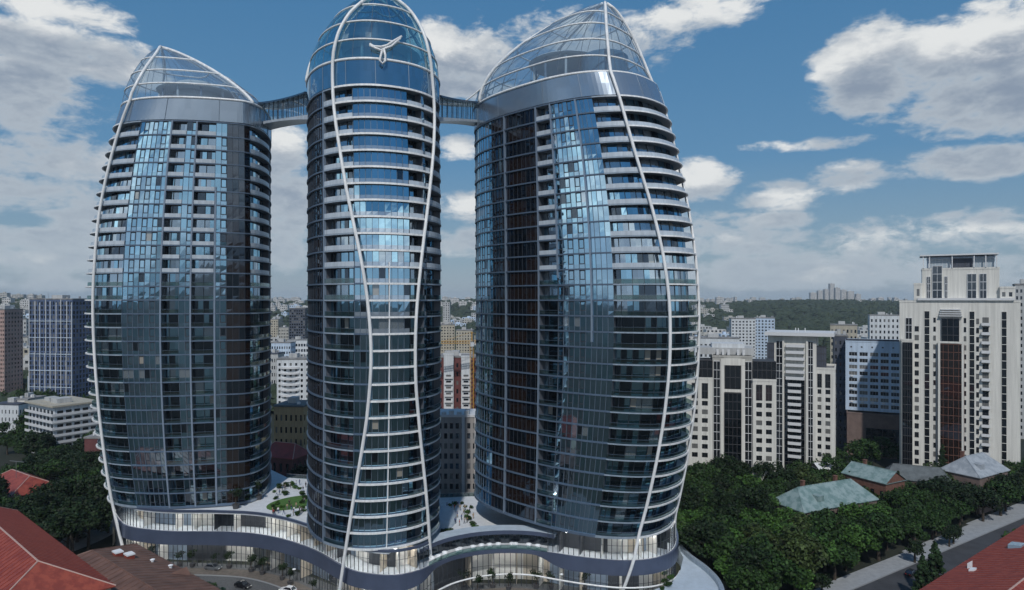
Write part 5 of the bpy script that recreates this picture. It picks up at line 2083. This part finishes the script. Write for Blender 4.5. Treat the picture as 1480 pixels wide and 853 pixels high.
random.seed(21)
for (px, yt, w) in ((1176, 423, 9), (1186, 420, 7), (1195, 418, 6), (1203, 410, 7), (1211, 416, 7), (1220, 419, 8), (1230, 421, 9), (1241, 425, 7)):
    far_block(px, 440, yt, w, 2900 + random.uniform(-80, 80), 'hazy pale high-rise in the cluster on the wooded ridge to the right', 'high-rises on the wooded ridge')
for i in range(90):
    px = random.choice([random.uniform(1004, 1300), random.uniform(1004, 1170), random.uniform(1004, 1110), random.uniform(1235, 1335), random.uniform(386, 446), random.uniform(634, 694), random.uniform(0, 44)])
    Z = random.uniform(2250, 4200)
    far_block(px, 440, random.uniform(429.5, 435.5), random.uniform(3, 9), Z, 'tiny pale building on the hazy skyline', 'tiny buildings on the skyline')
for i in range(120):
    px = random.choice([random.uniform(386, 446), random.uniform(386, 446), random.uniform(634, 694), random.uniform(634, 694), random.uniform(1005, 1062), random.uniform(-10, 42), random.uniform(0, 130), random.uniform(1236, 1300)])
    Z = 480 * (2100 / 480) ** random.random() if px < 700 else random.uniform(800, 1150)
    x = wx(px, Z)
    h = random.uniform(9, 26) if Z < 1400 else hill(x, Z) + random.uniform(8, 22)
    far_block(px, 0, HYP + (EYE - h) * FPX / Z, random.uniform(14, 34) * FPX / Z, Z, 'small pale block among the trees of the far city', 'blocks of the far city', random.choice(['far_wall', 'cream_dark', 'grey_light', 'beige', 'bluewhite']))


for i in range(70):
    px = random.choice([random.uniform(386, 446), random.uniform(634, 694), random.uniform(-10, 44), random.uniform(0, 60), random.uniform(1004, 1060)])
    Z = random.uniform(1500, 2600)
    x = wx(px, Z)
    far_block(px, 0, HYP + (EYE - hill(x, Z) - random.uniform(9, 26)) * FPX / Z, random.uniform(14, 40) * FPX / Z, Z, 'pale hazy block on the wooded slope of the far city', 'blocks on the far slopes', random.choice(['far_wall', 'far_wall', 'cream_dark', 'grey_light']))

# wooded hills and tree-covered parts of the far city: nobody could count these crowns
def canopy_sheet():
    mb = MB()
    g = np.random.default_rng(3)
    # crowns as small uneven tufts, spread over the slopes and the middle distance
    n = 5200
    for i in range(n):
        zone = g.random()
        if zone < .50:
            px = g.uniform(996, 1345)
            Z = 1050 * (2700 / 1050) ** g.random()
        elif zone < .64:
            px = g.uniform(-30, 50)
            Z = 520 * (2600 / 520) ** g.random()
        elif zone < .78:
            px = g.uniform(378, 452)
            Z = 420 * (2600 / 420) ** g.random()
        elif zone < .90:
            px = g.uniform(628, 698)
            Z = 420 * (2600 / 420) ** g.random()
        else:
            px = g.uniform(1000, 1300)
            Z = g.uniform(330, 1050)
        x = wx(px, Z)
        r = g.uniform(5, 9) * (1 + .25 * min(3, Z / 1000))
        z = hill(x, Z)
        m = 7
        base = len(mb.v)
        hh = g.uniform(7, 13)
        for lev, (rr, zz) in enumerate(((1.0, .25), (.95, .6), (.55, .95))):
            for k in range(m):
                a = 2 * PI * k / m + lev * .4
                q = r * rr * g.uniform(.7, 1.2)
                mb.v.append((x + q * math.cos(a), Z + q * math.sin(a), z + hh * zz * g.uniform(.85, 1.1)))
        mb.v.append((x, Z, z + hh * 1.08))
        for lev in range(2):
            for k in range(m):
                a = base + lev * m + k
                b = base + lev * m + (k + 1) % m
                mb.f.append((a, b, b + m, a + m))
                mb.m.append(0)
        for k in range(m):
            mb.f.append((base + 2 * m + k, base + 2 * m + (k + 1) % m, base + 3 * m))
            mb.m.append(0)
    # the same cover all the way round the front of the city, out of the towers' gaps
    for i in range(5200):
        a = g.uniform(-.88, .88)
        rr_ = 430 * (2600 / 430) ** g.random()
        x, Z = rr_ * math.sin(a), rr_ * math.cos(a)
        if Z < 360:
            continue
        r = g.uniform(5, 9) * (1 + .25 * min(3, Z / 1000))
        z = hill(x, Z)
        base = len(mb.v)
        hh = g.uniform(6, 11)
        for lev, (q0, zz) in enumerate(((1.0, .25), (.85, .7))):
            for k in range(6):
                t = 2 * PI * k / 6 + lev * .5
                q = r * q0 * g.uniform(.75, 1.2)
                mb.v.append((x + q * math.cos(t), Z + q * math.sin(t), z + hh * zz))
        mb.v.append((x, Z, z + hh))
        for k in range(6):
            b = (k + 1) % 6
            mb.f += [(base + k, base + b, base + 6 + b, base + 6 + k), (base + 6 + k, base + 6 + b, base + 12)]
            mb.m += [0, 0]
    o = mb.build('forest', 'forest')
    tag(o, 'dark wooded hills and tree cover of the far city', 'forest', kind='stuff')


canopy_sheet()

# the rest of the far city, past the blocks built one by one
def far_city():
    g = np.random.default_rng(88)
    random.seed(88)
    mb = MB()
    for i in range(420):
        a = g.uniform(-.85, .85)
        rr_ = 520 * (3200 / 520) ** g.random()
        x, Z = rr_ * math.sin(a), rr_ * math.cos(a)
        px = CXP + FPX * x / Z
        if Z < 450 or 1000 < px < 1310 or 384 < px < 450 or 630 < px < 700 or -30 < px < 60:
            continue
        w, d, h = g.uniform(12, 40), g.uniform(11, 16), g.uniform(9, 30)
        z = hill(x, Z) - 2
        n, m_ = max(2, int(w / 5)), max(2, int(h / 3.4))
        cw, fh = w / n, h / m_
        mi = int(g.integers(2, 6))
        holed(mb, (x, Z, z), (1, 0), w, h, [(cw * (q + .25), cw * (q + .75)) for q in range(n)], [(fh * (q + .3), fh * (q + .75)) for q in range(m_)], .3, mi, mi, (0, 0, 1))
        mb.quad((x + w, Z, z), (x + w, Z + d, z), (x + w, Z + d, z + h), (x + w, Z, z + h), mi)
        mb.quad((x, Z + d, z), (x, Z, z), (x, Z, z + h), (x, Z + d, z + h), mi)
        mb.quad((x + w, Z + d, z), (x, Z + d, z), (x, Z + d, z + h), (x + w, Z + d, z + h), mi)
        mb.quad((x, Z, z + h), (x + w, Z, z + h), (x + w, Z + d, z + h), (x, Z + d, z + h), 6)
    o = mb.build('far_city', ['house_glass', 'pale_pane', 'far_wall', 'cream_dark', 'grey_light', 'beige', 'flat_roof'])
    tag(o, 'the rest of the pale far city behind the skyscrapers', 'city', kind='stuff')


far_city()

# ------------------------------------------------------------------ planting
GP = 'trees of the park wood on the right'
park = [(47, 181), (50, 168), (52, 154), (56, 146), (70, 155.5), (91.5, 170.5), (120, 188.5), (160, 213), (205, 243), (198, 226 + 24), (150, 224), (128, 222), (100, 232), (66, 234), (45, 236), (42, 210)]
low = [q for q in park if False] or [(47, 181), (50, 168), (52, 154), (56, 146), (70, 155.5), (91.5, 170.5), (108, 181), (86, 196), (44, 190)]
lowpts = scatter(low, 4.5, PARK_LABEL, GP, [3, 4, 5, .6, 1.2, 4], limit=66, seed=15)
for a, b in lowpts:
    KEEP_OUT.append((a, b, 4.4))
scatter(park, 4.7, PARK_LABEL, GP, [4, 4, 2.2, 1.2, 1.6, 3], limit=142)
GL = 'trees of the wooded yard on the left'
left = [(-192, 262), (-176, 210), (-150, 190), (-128, 186), (-117, 195), (-120, 226), (-128, 250), (-140, 286), (-230, 296)]
KEEP_OUT.append((g6.x, g6.y, 12))
KEEP_OUT.append((g6.x + 8, g6.y - 5, 10))
KEEP_OUT.append((-148, 258, 9))
scatter(left, 6.0, LEFT_LABEL, GL, [5, 3, .8, 2, 1.5, 2], limit=62, seed=9)
# the tree cover between the far left buildings and between the flats on the right: one mass of crowns each
rng = np.random.default_rng(71)


def wood(name, region, n, label, seed):
    g = np.random.default_rng(seed)
    mb = MB()
    cl = []
    X, Y = [q[0] for q in region], [q[1] for q in region]
    for i in range(n):
        while True:
            x, y = g.uniform(min(X), max(X)), g.uniform(min(Y), max(Y))
            c = False
            k = len(region) - 1
            for m in range(len(region)):
                (xi, yi), (xj, yj) = region[m], region[k]
                if (yi > y) != (yj > y) and x < (xj - xi) * (y - yi) / (yj - yi) + xi:
                    c = not c
                k = m
            if c:
                break
        h, r = g.uniform(7, 12), g.uniform(3, 4.6)
        for _ in range(9):
            a, u = g.uniform(0, 6.28), g.uniform(-.5, 1)
            cl.append(((x + r * .75 * math.cos(a) * math.sqrt(1 - u * u), y + r * .75 * math.sin(a) * math.sqrt(1 - u * u), h * .6 + u * h * .35), r * g.uniform(.35, .55)))
    leaf_cloud(mb, cl, .42, 20)
    tag(mb.build(name, 'leaf_mid'), label, 'wood', kind='stuff')


wood('far_wood', [(-292, 280), (-215, 288), (-180, 304), (-205, 336), (-250, 420), (-330, 440)], 84, 'tree cover between the low white buildings and the rusty pink tower', 19)
wood('flats_wood', [(100, 244), (128, 240), (140, 262), (165, 268), (160, 285), (120, 285)], 30, 'tree cover between the cream flats and the brown office base', 23)
scatter([(-77, 232), (-60, 206), (-56, 206), (-60, 240)], 5.0, ['dark tree behind the left terrace between two skyscrapers'] * 6, 'trees behind the left terrace', [5, 1, 0, 4, 1, 2], limit=8, seed=4)
scatter([(-150, 188), (-126, 172), (-118, 170), (-117, 184), (-128, 188)], 4.6, ['dark tree on the bank beside the curved lane left of the skyscrapers'] * 6, 'trees on the bank by the curved lane', [4, 3, 0, 2, 0, 2], limit=9, seed=13)

CON = [cone_tree(9.5, 2.1, 'leaf_conifer', 31), cone_tree(15, 2.6, 'leaf_conifer', 32)]
for (px, y, z, h, lab) in ((1334, 857, 0, 1.2, 'pointed dark conifer by the road, left of the close pair'), (1352, 852, 0, 1.45, 'pointed dark conifer by the road, taller of the close pair')):
    q = on_ground(px, y + 14, 0)
    plant(CON[0], q, h, lab, 'conifer', 'conifers by the near road')
for (px, y, s, lab) in ((1362, 708, 1.12, 'tall dark poplar-like tree in front of the pale grey roof'), (1228, 732, .8, 'slim pointed tree before the green metal roof'), (1352, 716, .8, 'slim pointed tree beside the tall poplar-like one'), (1298, 735, .85, 'pointed dark tree right of the green metal roof')):
    q = on_ground(px, y, 0)
    plant(CON[1], q, s, lab, 'tree', 'pointed trees in the park')
ST = broad_tree(6.2, 2.3, 'leaf_dark', 41, .22, 60)
for (px, y, s, lab) in ((1322, 813, 1.0, 'small street tree in a pavement pit, nearest on the pavement'), (1372, 790, .9, 'small street tree on the pavement, left of the two further ones'), (1378, 786, .95, 'small street tree on the pavement, right of the two further ones'), (1188, 862, .95, 'small street tree at the near end of the pavement')):
    plant(ST, on_ground(px, y, .13), s, lab, 'street tree', 'street trees on the pavement')
BU = [bush(1.5, 'leaf_mid', 51), bush(1.3, 'leaf_fresh', 52), bush(1.4, 'leaf_blue', 53)]
BUSED = [False] * 3


def put_bush(i, loc, s, label, group):
    if BUSED[i]:
        o = BU[i].copy()
        C.objects.link(o)
    else:
        BUSED[i] = True
        o = BU[i]
    o.location = loc
    o.scale = (s, s, s)
    o.rotation_euler = (0, 0, random.uniform(0, 6))
    tag(o, label, 'bush', group)


random.seed(77)
for (px, y) in ((236, 838), (246, 845), (256, 850), (268, 846), (284, 848), (296, 852), (305, 858), (250, 836), (275, 856), (314, 861)):
    put_bush(random.choice((0, 2)), on_ground(px, y, 0), random.uniform(1.1, 1.7), 'dark bush between the brown roof and the forecourt', 'bushes along the forecourt')
for (px, y) in ((70, 776), (82, 772), (95, 770), (103, 762), (88, 780), (72, 785), (150, 748), (140, 752)):
    put_bush(2, on_ground(px, y, 0), random.uniform(1.3, 1.9), 'blue green bush beside the curved lane at the left', 'bushes beside the curved lane')
for (px, y) in ((958, 822), (962, 832), (960, 842), (966, 848), (957, 853), (964, 815), (970, 838)):
    put_bush(random.choice((0, 1)), on_ground(px, y, 3.9), random.uniform(.5, .8), 'small bush in the bed on the curved ramp terrace', 'bushes on the ramp terrace')
for (px, y) in ((396, 712), (399, 722), (404, 706), (402, 730), (432, 708), (437, 716), (438, 735), (439, 740), (436, 728), (395, 734), (414, 704), (421, 702), (427, 706), (399, 739), (407, 735), (441, 722), (412, 716), (430, 745), (417, 748)):
    put_bush(random.choice((0, 1)), on_ground(px, y, 14.46), random.uniform(.5, .9), 'clipped bush on the pale left terrace', 'bushes on the left terrace')
for (px, y) in ((645, 768), (672, 734), (676, 742), (678, 752), (683, 760), (686, 765), (674, 748), (650, 732), (658, 730), (668, 729), (681, 735), (640, 771), (652, 770)):
    put_bush(random.choice((0, 1)), on_ground(px, y, 9.28), random.uniform(.45, .8), 'clipped bush on the pale right terrace', 'bushes on the right terrace')
for (px, y) in ((1345, 862), (1338, 866), (1325, 868), (1475, 771), (1462, 773), (1455, 776)):
    put_bush(1, on_ground(px, y + 6, 0), random.uniform(1.0, 1.5), 'bush along the red roof beside the road', 'bushes by the near road')


# lawn on the left terrace
mb = MB()
c = on_ground(424, 727, 14.46)
mb.prism([(c.x + 6.2 * math.cos(a) * .95 + 2.0 * math.sin(a), c.y + 6.5 * math.sin(a)) for a in np.linspace(0, 2 * PI, 30)[:-1]], 14.462, 14.62, 0)
tag(mb.build('lawn', 'lawn'), kind='structure')

# pale blister skylight and planters on the right terrace
mb = MB()
c = on_ground(642, 752, 9.3)
prof = [(3.6, 0), (3.4, 1.0), (2.6, 1.9), (1.4, 2.4), (.02, 2.5)]
mb.lathe(prof, 24, 0, 0, 0, 1.1, 2.6)
o = mb.build('skylight_dome', 'ramp_pale', smooth=True)
o.location = (c.x - .5, c.y, 9.29)
tag(o, 'pale blue blister-shaped rooflight on the right terrace beside the central skyscraper', 'rooflight')


# potted trees along the podium
def potted():
    global rng
    rng = np.random.default_rng(61)
    root = empty('potted_tree', (0, 0, 0))
    mb = MB()
    mb.lathe([(.02, 0), (.45, 0), (.6, .75), (.5, .75), (.48, .6), (.02, .6)], 12)
    mb.build('pot', 'pot', root, local=True)
    cl = [((rng.uniform(-.6, .6), rng.uniform(-.6, .6), rng.uniform(2.1, 3.1)), rng.uniform(.35, .6)) for _ in range(9)]
    mb = MB()
    leaf_cloud(mb, cl, .13, 160)
    mb.build('crown', 'leaf_dark', root, local=True)
    mb = MB()
    mb.tube([(0, 0, .5), (.04, 0, 1.4), (0, 0, 2.6)], [.08, .07, .04], 6)
    mb.build('trunk', 'bark', root, local=True)
    return root


PT = potted()
for i, (px, y) in enumerate(((203, 800), (220, 813), (260, 818), (278, 819), (311, 818), (331, 821), (363, 826), (379, 830), (408, 838), (419, 845), (452, 858))):
    plant(PT, on_ground(px, y, .105), random.uniform(.95, 1.3), 'potted tree standing before the lit ground-floor glazing', 'potted tree', 'potted trees along the podium')
for (px, y) in ((670, 851), (712, 849), (735, 852), (775, 850), (797, 851), (845, 853), (690, 856)):
    plant(PT, on_ground(px, y, .105), random.uniform(1.0, 1.4), 'potted tree under the white ring rail of the podium', 'potted tree', 'potted trees under the ring rail')
for (px, y) in ((341, 735), (374, 722)):
    plant(PT, on_ground(px, y, 14.46), 1.6, 'palm-like potted tree on the terrace against the left skyscraper', 'potted tree', 'potted trees on the terrace')


# white tub chairs on the balcony
def chair():
    root = empty('tub_chair', (0, 0, 0))
    mb = MB()
    n = 14
    for i in range(n):
        a0 = PI * 1.25 * i / n - PI * .125
        a1 = PI * 1.25 * (i + 1) / n - PI * .125
        o, q = .5, .4
        mb.hexa([(o * math.cos(a0), o * math.sin(a0), .12), (o * math.cos(a1), o * math.sin(a1), .12), (q * math.cos(a1), q * math.sin(a1), .12), (q * math.cos(a0), q * math.sin(a0), .12),
                 (o * 1.15 * math.cos(a0), o * 1.15 * math.sin(a0), .85), (o * 1.15 * math.cos(a1), o * 1.15 * math.sin(a1), .85), (q * 1.15 * math.cos(a1), q * 1.15 * math.sin(a1), .85), (q * 1.15 * math.cos(a0), q * 1.15 * math.sin(a0), .85)])
    mb.build('backrest', 'snow_white', root, local=True)
    mb = MB()
    mb.lathe([(.02, .1), (.39, .1), (.4, .42), (.02, .45)], 16)
    mb.build('seat', 'snow_white', root, local=True)
    for k in range(4):
        mb = MB()
        a = PI / 4 + k * PI / 2
        mb.cyl(.3 * math.cos(a), .3 * math.sin(a), 0, .1, .03, 6)
        mb.build('leg', 'steel', root, local=True)
    return root


CH = chair()
rl = offset_line(FL, -1.3)[I0 + 2:I1 - 1]
nn = len(rl)
for i in range(13):
    j = min(nn - 1, int(i * (nn - 1) / 12))
    q = rl[j]
    plant(CH, (q[0] + (.4 if i % 2 else -.2), q[1], 9.29), 1.25, 'white tub chair in the row along the curved podium balcony', 'chair', 'white tub chairs on the balcony', rz=random.uniform(-.6, .6))


# ------------------------------------------------------------------ cars
def make_car(paint, label, loc, rz, kind='hatch'):
    root = empty('parked_car' if kind != 'drive' else 'car', loc, rz, label, 'car')
    # lofted body: stations along x (length 4.4), half widths and heights
    st = [(-2.2, .62, .38, .62), (-2.1, .8, .28, .85), (-1.5, .88, .22, .95), (-.6, .9, .2, .95), (.5, .9, .2, .93), (1.3, .88, .22, .84), (1.95, .8, .28, .72), (2.2, .6, .36, .58)]
    mb = MB()
    rows = []
    for x, w, z0, z1 in st:
        rows.append([(x, -w, z0), (x, -w * 1.0, (z0 + z1) / 2), (x, -w * .9, z1), (x, w * .9, z1), (x, w, (z0 + z1) / 2), (x, w, z0)])
    for a, b in zip(rows[:-1], rows[1:]):
        for i in range(6):
            j = (i + 1) % 6
            mb.quad(a[i], b[i], b[j], a[j])
    mb.poly(rows[0])
    mb.poly(rows[-1][::-1])
    mb.build('body', paint, root, local=True)
    cb, rf = MB(), MB()
    B = [(-1.85, -.8, .92), (1.0, -.8, .90), (1.0, .8, .90), (-1.85, .8, .92)]
    T = [(-1.25, -.6, 1.42), (.15, -.6, 1.45), (.15, .6, 1.45), (-1.25, .6, 1.42)]
    for i in range(4):
        j = (i + 1) % 4
        cb.quad(B[i], B[j], T[j], T[i])
    cb.build('cabin_glass', 'house_glass', root, local=True)
    rf.hexa([(x, y, z) for x, y, z in T] + [(x * .95, y * .92, z + .06) for x, y, z in T])
    for b_, t_ in zip(B, T):
        rf.bar(b_, t_, .09)
    rf.build('roof', paint, root, local=True)
    for sx in (-1.35, 1.35):
        for sy in (-.82, .82):
            w = MB()
            w.tube([(sx, sy - .1, .32), (sx, sy + .1, .32)], .32, 14)
            wo = w.build('wheel', 'tyre', root, local=True)
            h = MB()
            h.tube([(sx, sy - .11, .32), (sx, sy + .11, .32)], .18, 10)
            h.build('rim', 'chrome', wo, local=True)
    for sy in (-.5, .5):
        mb = MB()
        mb.box(2.08, 2.2, sy - .17, sy + .17, .5, .64)
        mb.build('headlight', 'head_lamp', root, local=True)
        mb = MB()
        mb.box(-2.2, -2.1, sy - .17, sy + .17, .58, .74)
        mb.build('tail_light', 'tail_lamp', root, local=True)
    return root


make_car('car_grey', 'silver grey hatchback parked on the cobbled forecourt', on_ground(308, 823, .02), R(-12))
make_car('car_black', 'black car parked on the cobbled forecourt at the lower edge', on_ground(351, 849, .02), R(-25))
make_car('car_white', 'white car on the cobbled forecourt cut by the lower edge', on_ground(416, 856, .02), R(160))
make_car('car_black', 'dark car driving on the road beside the park', Vector(rp(6, -3.2, .02)), math.atan2(RD[1], RD[0]), 'drive')
make_car('car_black', 'dark car on the curved lane left of the left skyscraper', on_ground(114, 778, .02), R(35), 'drive')

# curved lane with a pale wall behind the brown roof
lane_o = catmull([on_ground(p, y, 0)[:2] for p, y in ((62, 792), (90, 784), (118, 776), (140, 764), (166, 755))], 1.5)
lane_i = catmull([on_ground(p, y, 0)[:2] for p, y in ((90, 803), (110, 796), (135, 786), (156, 776), (176, 764))], 1.5)
lane_i = lane_i[np.linspace(0, len(lane_i) - 1, len(lane_o)).round().astype(int)]
mb = MB()
for i in range(len(lane_o) - 1):
    mb.quad((*lane_i[i], .06), (*lane_i[i + 1], .06), (*lane_o[i + 1], .06), (*lane_o[i], .06))
tag(mb.build('lane', 'sidewalk'), kind='structure')
mb = MB()
l2 = offset_line(lane_o, -.7)
for i in range(len(lane_o) - 1):
    mb.hexa([(*lane_o[i], 0), (*lane_o[i + 1], 0), (*l2[i + 1], 0), (*l2[i], 0), (*lane_o[i], 1.3), (*lane_o[i + 1], 1.3), (*l2[i + 1], 1.3), (*l2[i], 1.3)])
tag(mb.build('retaining_wall', 'slab_white'), 'low pale curved wall along the lane left of the skyscrapers', 'wall')


# lamps
def lamp():
    root = empty('street_lamp', (0, 0, 0))
    mb = MB()
    mb.cyl(0, 0, 0, 4.6, .07, 8, 0, .045)
    mb.build('pole', 'steel', root, local=True)
    mb = MB()
    mb.lathe([(.02, 4.95), (.45, 4.8), (.5, 4.7), (.1, 4.58), (.02, 4.58)], 12)
    mb.build('lamp_head', 'snow_white', root, local=True)
    return root


LP = lamp()
for (px, y, lab) in ((425, 848, 'slim lamp post before the podium near the white car'), (119, 770, 'slim lamp post beside the curved lane'), (812, 856, 'slim lamp post before the ring rail, left of two'), (882, 853, 'slim lamp post before the ring rail, right of two')):
    plant(LP, on_ground(px, y, .02), .9, lab, 'street lamp', 'slim lamp posts')


# ------------------------------------------------------------------ people on the terraces
def figure(pose):
    """one continuous body grown from a joint skeleton; clothes by zone, hair as a child"""
    V = {'pelvis': (0, 0, .95), 'waist': (0, 0, 1.1), 'chest': (0, .01, 1.32), 'neck': (0, .01, 1.48), 'head': (0, -.02, 1.58), 'crown': (0, -.01, 1.72)}
    st = {'stand': (.0, .0, .05), 'walk': (.28, -.26, .25), 'talk': (.04, -.03, .35)}[pose]
    for s, sg in (('l', 1), ('r', -1)):
        f = st[0] if s == 'l' else st[1]
        V['hip' + s] = (.09 * sg, 0, .9)
        V['knee' + s] = (.1 * sg, -f * .55 - .02, .5)
        V['ankle' + s] = (.1 * sg, -f * .9 + (.1 if f < 0 else 0), .09)
        V['toe' + s] = (.11 * sg, -f * .9 - .14 + (.1 if f < 0 else 0), .035)
        V['sho' + s] = (.18 * sg, .01, 1.4)
        sw = -f * .6
        V['elb' + s] = (.23 * sg, sw * -.4 + .03, 1.13)
        V['wri' + s] = (.22 * sg, sw * -.8 - st[2] * .5, .92 + st[2] * .35)
        V['hand' + s] = (.21 * sg, sw * -.8 - st[2] * .7, .83 + st[2] * .5)
    E = [('pelvis', 'waist'), ('waist', 'chest'), ('chest', 'neck'), ('neck', 'head'), ('head', 'crown')]
    for s in 'lr':
        E += [('pelvis', 'hip' + s), ('hip' + s, 'knee' + s), ('knee' + s, 'ankle' + s), ('ankle' + s, 'toe' + s), ('chest', 'sho' + s), ('sho' + s, 'elb' + s), ('elb' + s, 'wri' + s), ('wri' + s, 'hand' + s)]
    rad = {'pelvis': .13, 'waist': .12, 'chest': .14, 'neck': .055, 'head': .085, 'crown': .075, 'hip': .095, 'knee': .06, 'ankle': .042, 'toe': .035, 'sho': .06, 'elb': .042, 'wri': .03, 'hand': .035}
    names = list(V)
    me = bpy.data.meshes.new('person')
    me.from_pydata([V[n] for n in names], [(names.index(a), names.index(b)) for a, b in E], [])
    o = bpy.data.objects.new('person', me)
    C.objects.link(o)
    md = o.modifiers.new('skin', 'SKIN')
    sv = me.skin_vertices[0].data
    for i, n in enumerate(names):
        r = rad.get(n, rad.get(n[:-1], .05))
        sv[i].radius = (r, r)
        sv[i].use_root = n == 'pelvis'
    o.modifiers.new('sub', 'SUBSURF').levels = 1
    dg = bpy.context.evaluated_depsgraph_get()
    new = bpy.data.meshes.new_from_object(o.evaluated_get(dg))
    bpy.data.objects.remove(o)
    for k in ('skin', 'cloth_black', 'cloth_grey', 'cloth_black'):
        new.materials.append(MT[k])
    for pl in new.polygons:
        c = pl.center
        if c.z < .1:
            pl.material_index = 3
        elif c.z < .98 and abs(c.x) < .19:
            pl.material_index = 2
        elif c.z < 1.45 and not (c.z < 1.0 and abs(c.x) >= .19):
            pl.material_index = 1
        else:
            pl.material_index = 0
        pl.use_smooth = True
    b = bpy.data.objects.new('person', new)
    C.objects.link(b)
    hm = MB()
    hm.lathe([(.02, 1.76), (.075, 1.735), (.1, 1.68), (.102, 1.62), (.09, 1.57)], 12, 0, 0, .015)
    hm.build('hair', 'hair', b, local=True)
    return b


FIG = [figure(p) for p in ('stand', 'walk', 'talk')]
FK = [kids(f) for f in FIG]
FU = [False] * 3
random.seed(5)
SH = ['cloth_black', 'cloth_red', 'cloth_blue', 'cloth_white', 'cloth_grey', 'cloth_tan']
CN = {'cloth_black': 'black', 'cloth_red': 'red', 'cloth_blue': 'blue', 'cloth_white': 'white', 'cloth_grey': 'grey', 'cloth_tan': 'tan'}
PV = {0: 'standing', 1: 'walking', 2: 'standing talking'}


def person(px, y, z, shirt, trouser, pose, where, group):
    if FU[pose]:
        o = copy_tree(FIG[pose], None, FK[pose])
    else:
        FU[pose] = True
        o = FIG[pose]
    q = on_ground(px, y, z)
    o.location = q
    o.rotation_euler = (0, 0, random.uniform(0, 6.28))
    for i, m in ((1, shirt), (2, trouser)):
        o.material_slots[i].link = 'OBJECT'
        o.material_slots[i].material = MT[m]
    tag(o, f'person in a {CN[shirt]} top and {CN[trouser]} trousers {PV[pose]} {where}', 'person', group)


lt = [(395, 745), (397, 746), (394, 742), (412, 708), (428, 703), (433, 701), (418, 731), (421, 738), (428, 735), (436, 742), (425, 741), (404, 716), (442, 705), (410, 744), (415, 737), (440, 728), (402, 742), (408, 710), (420, 706), (438, 711), (424, 746), (433, 740), (400, 717)]
for i, (px, y) in enumerate(lt):
    person(px, y, 14.462, 'cloth_red' if i == 0 else SH[(i * 5 + 1) % 6] if SH[(i * 5 + 1) % 6] != 'cloth_red' else 'cloth_black', ['cloth_black', 'cloth_blue', 'cloth_grey'][i % 3], i % 3, 'on the pale left terrace', 'people on the left terrace')
rt_ = [(649, 739), (652, 741), (657, 737), (665, 738), (667, 752), (664, 760), (679, 742), (672, 738), (661, 748), (671, 757), (655, 745), (684, 750), (646, 735), (675, 756), (662, 733), (670, 744), (658, 757)]
for i, (px, y) in enumerate(rt_):
    person(px, y, 9.285, 'cloth_red' if i in (2, 5) else SH[(i * 3 + 2) % 6], ['cloth_grey', 'cloth_black', 'cloth_tan'][i % 3], (i + 1) % 3, 'on the pale right terrace', 'people on the right terrace')

# ------------------------------------------------------------------ air
mb = MB()
mb.box(-9000, 9000, -9000, 9000, -3, 152)
hz = mb.build('haze', 'clear_glass')
m = bpy.data.materials.new('air_haze')
m.use_nodes = True
m.node_tree.nodes.clear()
o_ = m.node_tree.nodes.new('ShaderNodeOutputMaterial')
v_ = m.node_tree.nodes.new('ShaderNodeVolumePrincipled')
v_.inputs['Color'].default_value = (.74, .87, 1.0, 1)
v_.inputs['Density'].default_value = .00007
v_.inputs['Anisotropy'].default_value = 0.0
m.node_tree.links.new(v_.outputs[0], o_.inputs['Volume'])
hz.data.materials.clear()
hz.data.materials.append(m)
tag(hz, kind='stuff')
sc.cycles.volume_bounces = 0
sc.cycles.max_bounces = 8
sc.cycles.transparent_max_bounces = 16
